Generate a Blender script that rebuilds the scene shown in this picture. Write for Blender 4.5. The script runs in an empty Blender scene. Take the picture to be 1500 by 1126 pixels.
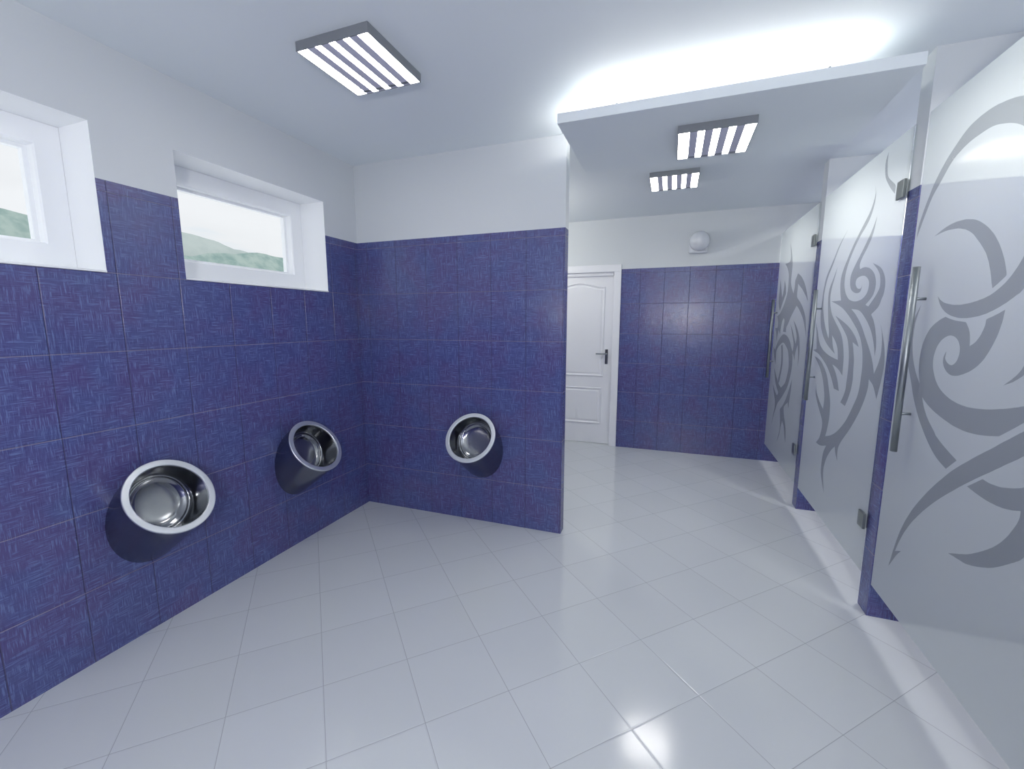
import bpy, bmesh, math, random
from mathutils import Vector, Matrix
from mathutils.geometry import tessellate_polygon
sc = bpy.context.scene
COL = sc.collection
PI = math.pi

# light levels
LAMP = 19.0; COVE = 30.0; SKY = 1.03; STALL = 21.0; ROOM_FILL = 68.0; EXPO = 0.09; FLOOR_R = .14

# ------------------------------------------------------------------ helpers
def lin(r, g, b):
    f = lambda c: c/12.92 if c <= .04045 else ((c+.055)/1.055)**2.4
    return (f(r/255), f(g/255), f(b/255), 1)

class NT:
    """small helper to write node trees"""
    def __init__(s, name):
        s.m = bpy.data.materials.new(name); s.m.use_nodes = True
        s.t = s.m.node_tree; s.t.nodes.clear()
        s.out = s.n('ShaderNodeOutputMaterial')
    def n(s, kind, **kw):
        nd = s.t.nodes.new(kind)
        for k, v in kw.items(): setattr(nd, k, v)
        return nd
    def put(s, sock, v):
        if isinstance(v, bpy.types.NodeSocket): s.t.links.new(v, sock)
        else: sock.default_value = v
    def math(s, op, a, b=0.0, c=0.0):
        nd = s.n('ShaderNodeMath', operation=op)
        for i, v in enumerate((a, b, c)): s.put(nd.inputs[i], v)
        return nd.outputs[0]
    def xyz(s, x, y, z):
        nd = s.n('ShaderNodeCombineXYZ')
        for i, v in enumerate((x, y, z)): s.put(nd.inputs[i], v)
        return nd.outputs[0]
    def sep(s, v):
        nd = s.n('ShaderNodeSeparateXYZ'); s.put(nd.inputs[0], v); return nd.outputs
    def noise(s, vec, scale, detail=2.0, rough=.5):
        nd = s.n('ShaderNodeTexNoise'); s.put(nd.inputs['Vector'], vec)
        nd.inputs['Scale'].default_value = scale; nd.inputs['Detail'].default_value = detail
        nd.inputs['Roughness'].default_value = rough
        return nd.outputs[0]
    def ramp(s, v, a, b, lo=0.0, hi=1.0):
        nd = s.n('ShaderNodeMapRange', interpolation_type='SMOOTHSTEP')
        for i, x in enumerate((v, a, b, lo, hi)): s.put(nd.inputs[i], x)
        return nd.outputs[0]
    def mix(s, f, a, b):
        nd = s.n('ShaderNodeMix', data_type='RGBA')
        s.put(nd.inputs[0], f); s.put(nd.inputs[6], a); s.put(nd.inputs[7], b)
        return nd.outputs[2]
    def bump(s, h, strength, dist):
        nd = s.n('ShaderNodeBump'); s.put(nd.inputs['Height'], h)
        nd.inputs['Strength'].default_value = strength; nd.inputs['Distance'].default_value = dist
        return nd.outputs[0]
    def bsdf(s, **kw):
        nd = s.n('ShaderNodeBsdfPrincipled')
        for k, v in kw.items(): s.put(nd.inputs[k.replace('_', ' ')], v)
        return nd
    def done(s, sh):
        s.t.links.new(sh, s.out.inputs[0]); return s.m

def plain(name, col, rough=.5, metal=0.0, spec=.5, grain=0.0, coat=0.0):
    t = NT(name)
    b = t.bsdf(Base_Color=col, Roughness=rough, Metallic=metal)
    b.inputs['Specular IOR Level'].default_value = spec
    if coat: b.inputs['Coat Weight'].default_value = coat; b.inputs['Coat Roughness'].default_value = .08
    if grain:
        g = t.n('ShaderNodeNewGeometry')
        h = t.noise(g.outputs['Position'], 160, 3)
        t.put(b.inputs['Normal'], t.bump(h, grain, .001))
    return t.done(b.outputs[0])

def glow(name, col, strength):
    t = NT(name); e = t.n('ShaderNodeEmission')
    e.inputs[0].default_value = col; e.inputs[1].default_value = strength
    return t.done(e.outputs[0])

# ------------------------------------------------------------------ materials
def make_tile(name, ox, oy, tx, ty):
    """25 x 33 cm woven-look blue wall tiles; ox/oy = where a vertical joint falls on x / y (None: no joint on that face)"""
    t = NT(name)
    g = t.n('ShaderNodeNewGeometry')
    px, py, pz = t.sep(g.outputs['Position'])
    nx, ny, nz = t.sep(g.outputs['True Normal'])
    facex = t.math('GREATER_THAN', t.math('ABSOLUTE', nx), .7)
    u = t.math('ADD', t.math('MULTIPLY', facex, py), t.math('MULTIPLY', t.math('SUBTRACT', 1.0, facex), px))
    def dist(v, o, size):
        f = t.math('FRACT', t.math('DIVIDE', t.math('SUBTRACT', v, o), size))
        return t.math('MULTIPLY', t.math('MINIMUM', f, t.math('SUBTRACT', 1.0, f)), size)
    far = 1.0
    dx = dist(px, ox, tx) if ox is not None else far
    dy = dist(py, oy, ty) if oy is not None else far
    du = t.math('ADD', t.math('MULTIPLY', facex, dy), t.math('MULTIPLY', t.math('SUBTRACT', 1.0, facex), dx))
    dz = dist(pz, .3169, .33)
    dz = t.math('ADD', dz, t.math('MULTIPLY', t.math('LESS_THAN', pz, .1), 1.0))
    d = t.math('MINIMUM', du, dz)
    joint = t.ramp(d, .0010, .0024, 1.0, 0.0)
    # woven strokes
    hz = t.noise(t.xyz(t.math('MULTIPLY', u, 17), t.math('MULTIPLY', pz, 270), 0.3), 1.0, 2, .6)
    vt = t.noise(t.xyz(t.math('MULTIPLY', u, 270), t.math('MULTIPLY', pz, 17), 7.3), 1.0, 2, .6)
    patch = t.noise(t.xyz(u, pz, 3.1), 26, 2, .6)
    hs = t.math('MULTIPLY', t.ramp(hz, .48, .68), t.ramp(patch, .40, .58))
    vs = t.math('MULTIPLY', t.ramp(vt, .48, .68), t.ramp(patch, .60, .44))
    st = t.math('MAXIMUM', hs, vs)
    big = t.noise(t.xyz(u, pz, 9.7), 5.5, 2, .5)
    base = t.mix(t.ramp(big, .36, .62), TILE_A, TILE_B)
    col = t.mix(t.math('MULTIPLY', st, .75), base, TILE_C)
    dk = t.math('MAXIMUM', t.ramp(hz, .42, .28), t.ramp(vt, .42, .28))
    col = t.mix(t.math('MULTIPLY', dk, .45), col, TILE_D)
    col = t.mix(t.math('MULTIPLY', joint, .8), col, t.mix(t.math('LESS_THAN', dz, du), GROUT, GROUT_H_LIT))
    weave = t.math('ADD', t.math('MULTIPLY', st, .35), t.math('MULTIPLY', dk, -.25))
    groove = t.ramp(d, .0008, .0032, 1.0, 0.0)
    h = t.math('SUBTRACT', t.math('MULTIPLY', weave, .4), t.math('MULTIPLY', groove, 2.6))
    b = t.bsdf(Base_Color=col, Roughness=.2)
    b.inputs['Specular IOR Level'].default_value = .55
    t.put(b.inputs['Normal'], t.bump(h, .8, .0012))
    return t.done(b.outputs[0])

TILE_A = lin(79, 73, 124); TILE_B = lin(73, 79, 131); TILE_C = lin(104, 121, 170); TILE_D = lin(60, 54, 104)
GROUT = lin(76, 72, 106); GROUT_H_LIT = lin(138, 132, 158)  # horizontal joints paler: light caught on tile edges put into the colour
M = {}
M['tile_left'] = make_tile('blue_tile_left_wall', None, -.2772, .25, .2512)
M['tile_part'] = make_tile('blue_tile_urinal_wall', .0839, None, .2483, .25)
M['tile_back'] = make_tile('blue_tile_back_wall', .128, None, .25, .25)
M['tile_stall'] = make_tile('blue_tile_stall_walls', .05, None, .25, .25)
M['paint'] = plain('white_wall_paint', lin(207, 211, 214), .55, spec=.3, grain=.05)
M['reveal'] = plain('daylit_reveal_paint', lin(238, 240, 242), .5, spec=.3)  # wall paint whitened on the reveals, daylight put into the colour
M['ceil'] = plain('ceiling_paint', lin(229, 235, 238), .7, spec=.2, grain=.05)
M['frame'] = plain('white_plastic', lin(240, 242, 244), .3, spec=.5)
M['doorp'] = plain('white_door_lacquer', lin(228, 229, 233), .35, spec=.45)
M['steel'] = plain('brushed_steel', lin(188, 190, 196), .24, 1.0)
M['body_steel'] = plain('dark_body_steel', lin(134, 137, 148), .22, 1.0)
M['bowl_steel'] = plain('polished_bowl_steel', lin(140, 142, 146), .13, 1.0)
M['rim_steel'] = plain('satin_rim_steel', lin(214, 217, 222), .38, 1.0)
M['bar_steel'] = plain('handle_steel', lin(150, 156, 160), .42, 1.0)
M['hinge_steel'] = plain('hinge_steel', lin(150, 156, 154), .35, 1.0)
M['dark'] = plain('dark_handle_metal', lin(92, 94, 104), .35, .8)
M['housing'] = plain('grey_lamp_housing', lin(128, 132, 138), .45, .2)
M['louvre'] = plain('grey_louvre', lin(206, 205, 222), .45)
M['dome'] = plain('white_dome_plastic', lin(214, 217, 222), .18, spec=.6, coat=.3)
M['glow'] = glow('lamp_diffuser_glow', (1, .98, .94, 1), LAMP)
M['tube'] = glow('cove_tube_glow', (1, .98, .945, 1), COVE)

def make_floor():
    t = NT('white_floor_tiles')
    g = t.n('ShaderNodeNewGeometry')
    px, py, pz = t.sep(g.outputs['Position'])
    S = .3295
    ax = t.math('SUBTRACT', px, 2.164); ay = t.math('ADD', py, 1.313)
    k = .70710678/S
    u = t.math('MULTIPLY', t.math('ADD', ax, ay), k)
    v = t.math('MULTIPLY', t.math('SUBTRACT', ax, ay), k)
    def d(c):
        f = t.math('FRACT', c)
        return t.math('MULTIPLY', t.math('MINIMUM', f, t.math('SUBTRACT', 1.0, f)), S)
    dd = t.math('MINIMUM', d(u), d(v))
    joint = t.ramp(dd, .0006, .0016, 1.0, 0.0)
    cell = t.xyz(t.math('FLOOR', u), t.math('FLOOR', v), 0)
    wn = t.n('ShaderNodeTexWhiteNoise', noise_dimensions='3D'); t.put(wn.inputs['Vector'], cell)
    col = t.mix(t.math('MULTIPLY', wn.outputs[0], .5), lin(202, 206, 209), lin(196, 200, 203))
    col = t.mix(joint, col, lin(160, 162, 167))
    b = t.bsdf(Base_Color=col, Roughness=FLOOR_R)
    b.inputs['Specular IOR Level'].default_value = 1.0
    edge = t.ramp(dd, .0010, .0060)
    wav = t.noise(g.outputs['Position'], 5, 2)
    t.put(b.inputs['Normal'], t.bump(t.math('ADD', edge, t.math('MULTIPLY', wav, .25)), .25, .0015))
    return t.done(b.outputs[0])
M['floor'] = make_floor()

def make_frost(name, clear, scatter, tint, gloss=.06):
    t = NT(name)
    tr = t.n('ShaderNodeBsdfTransparent'); tr.inputs[0].default_value = (.98, .985, .99, 1)
    df = t.n('ShaderNodeBsdfDiffuse'); df.inputs[0].default_value = tint
    tl = t.n('ShaderNodeBsdfTranslucent'); tl.inputs[0].default_value = tint
    m0 = t.n('ShaderNodeMixShader'); m0.inputs[0].default_value = scatter
    t.t.links.new(df.outputs[0], m0.inputs[1]); t.t.links.new(tl.outputs[0], m0.inputs[2])
    m1 = t.n('ShaderNodeMixShader'); m1.inputs[0].default_value = 1-clear
    t.t.links.new(tr.outputs[0], m1.inputs[1]); t.t.links.new(m0.outputs[0], m1.inputs[2])
    gl = t.n('ShaderNodeBsdfGlossy'); gl.inputs['Roughness'].default_value = .12
    fr = t.n('ShaderNodeFresnel'); fr.inputs[0].default_value = 1.35
    m2 = t.n('ShaderNodeMixShader')
    geo = t.n('ShaderNodeNewGeometry')             # reflection only where a ray meets the outside of the sheet
    t.t.links.new(t.math('MULTIPLY', t.math('MULTIPLY', fr.outputs[0], gloss), t.math('SUBTRACT', 1.0, geo.outputs['Backfacing'])), m2.inputs[0])
    t.t.links.new(m1.outputs[0], m2.inputs[1]); t.t.links.new(gl.outputs[0], m2.inputs[2])
    return t.done(m2.outputs[0])
M['frost'] = make_frost('frosted_glass', .24, .5, lin(222, 229, 228), .8)
M['clear'] = make_frost('clear_door_glass', .96, .5, lin(220, 228, 226), .5)
M['decal'] = make_frost('grey_etched_pattern', .60, .3, lin(112, 116, 126), .3)
def make_pane():
    t = NT('clear_window_glass')
    tr = t.n('ShaderNodeBsdfTransparent'); tr.inputs[0].default_value = (.985, .99, .99, 1)
    gl = t.n('ShaderNodeBsdfGlossy'); gl.inputs['Roughness'].default_value = .02
    fr = t.n('ShaderNodeFresnel'); fr.inputs[0].default_value = 1.3
    geo = t.n('ShaderNodeNewGeometry')
    m = t.n('ShaderNodeMixShader'); t.t.links.new(t.math('MULTIPLY', fr.outputs[0], t.math('SUBTRACT', 1.0, geo.outputs['Backfacing'])), m.inputs[0])
    t.t.links.new(tr.outputs[0], m.inputs[1]); t.t.links.new(gl.outputs[0], m.inputs[2])
    return t.done(m.outputs[0])
M['pane'] = make_pane()
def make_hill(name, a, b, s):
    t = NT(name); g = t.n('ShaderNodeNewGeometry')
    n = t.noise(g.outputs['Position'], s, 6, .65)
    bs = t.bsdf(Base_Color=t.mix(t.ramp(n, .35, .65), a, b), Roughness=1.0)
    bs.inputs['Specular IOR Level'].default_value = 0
    return t.done(bs.outputs[0])

# ------------------------------------------------------------------ mesh building
class MB:
    def __init__(s): s.v = []; s.f = []; s.mi = []; s.sm = []
    def add(s, vs, fs, mi=0, smooth=False):
        o = len(s.v); s.v += [tuple(p) for p in vs]
        for f in fs: s.f.append(tuple(o+i for i in f)); s.mi.append(mi); s.sm.append(smooth)
        return s
    def box(s, lo, hi, mi=0, bev=0.0, seg=2):
        if bev:
            bm = bmesh.new(); bmesh.ops.create_cube(bm, size=1)
            for v in bm.verts: v.co = Vector([lo[i]+(v.co[i]+.5)*(hi[i]-lo[i]) for i in range(3)])
            bmesh.ops.bevel(bm, geom=bm.edges[:], offset=bev, segments=seg, profile=.5, affect='EDGES')
            bm.verts.index_update()
            s.add([v.co for v in bm.verts], [[v.index for v in f.verts] for f in bm.faces], mi); bm.free(); return s
        x0, y0, z0 = lo; x1, y1, z1 = hi
        vs = [(x0,y0,z0),(x1,y0,z0),(x1,y1,z0),(x0,y1,z0),(x0,y0,z1),(x1,y0,z1),(x1,y1,z1),(x0,y1,z1)]
        return s.add(vs, [(0,3,2,1),(4,5,6,7),(0,1,5,4),(1,2,6,5),(2,3,7,6),(3,0,4,7)], mi)
    def tube(s, a, b, r, n=20, mi=0, caps=True, r2=None):
        a, b = Vector(a), Vector(b); d = (b-a).normalized(); r2 = r if r2 is None else r2
        e = d.orthogonal().normalized(); g = d.cross(e)
        vs = []
        for c, rr in ((a, r), (b, r2)):
            for i in range(n):
                q = 2*PI*i/n; vs.append(c+rr*(math.cos(q)*e+math.sin(q)*g))
        s.add(vs, [(i, (i+1) % n, n+(i+1) % n, n+i) for i in range(n)], mi, True)
        if caps:
            o = len(s.v)-2*n
            s.f.append(tuple(o+i for i in reversed(range(n)))); s.mi.append(mi); s.sm.append(False)
            s.f.append(tuple(o+n+i for i in range(n))); s.mi.append(mi); s.sm.append(False)
        return s
    def lathe(s, prof, frame, n=64, mi=0, close0=False, close1=False, smooth=True):
        """prof: (radius, height) ; frame: Matrix whose local z is the axis"""
        vs = []
        for r, h in prof:
            for i in range(n):
                q = 2*PI*i/n; vs.append(frame @ Vector((r*math.cos(q), r*math.sin(q), h)))
        fs = []
        for k in range(len(prof)-1):
            for i in range(n): fs.append((k*n+i, k*n+(i+1) % n, (k+1)*n+(i+1) % n, (k+1)*n+i))
        s.add(vs, fs, mi, smooth)
        o = len(s.v)-len(vs)
        if close0: s.f.append(tuple(o+i for i in reversed(range(n)))); s.mi.append(mi); s.sm.append(True)
        if close1: s.f.append(tuple(o+(len(prof)-1)*n+i for i in range(n))); s.mi.append(mi); s.sm.append(True)
        return s
    def build(s, name, mats, parent=None, loc=None):
        me = bpy.data.meshes.new(name); me.from_pydata(s.v, [], s.f)
        for m in (mats if isinstance(mats, (list, tuple)) else [mats]): me.materials.append(m)
        for p, i, q in zip(me.polygons, s.mi, s.sm): p.material_index = i; p.use_smooth = q
        me.validate(); me.update()
        bm = bmesh.new(); bm.from_mesh(me); bmesh.ops.recalc_face_normals(bm, faces=bm.faces[:])
        bm.to_mesh(me); bm.free()
        o = bpy.data.objects.new(name, me); COL.objects.link(o)
        if parent: o.parent = parent
        if loc: o.location = loc
        return o

def empty(name, loc=(0, 0, 0), **props):
    o = bpy.data.objects.new(name, None); COL.objects.link(o); o.location = loc
    o.empty_display_size = .1
    for k, v in props.items(): o[k] = v
    return o
def thing(name, label, cat, loc=(0, 0, 0), group=None):
    o = empty(name, loc, label=label, category=cat, kind='thing')
    if group: o['group'] = group
    return o
def structure(o): o['kind'] = 'structure'; return o

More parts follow.
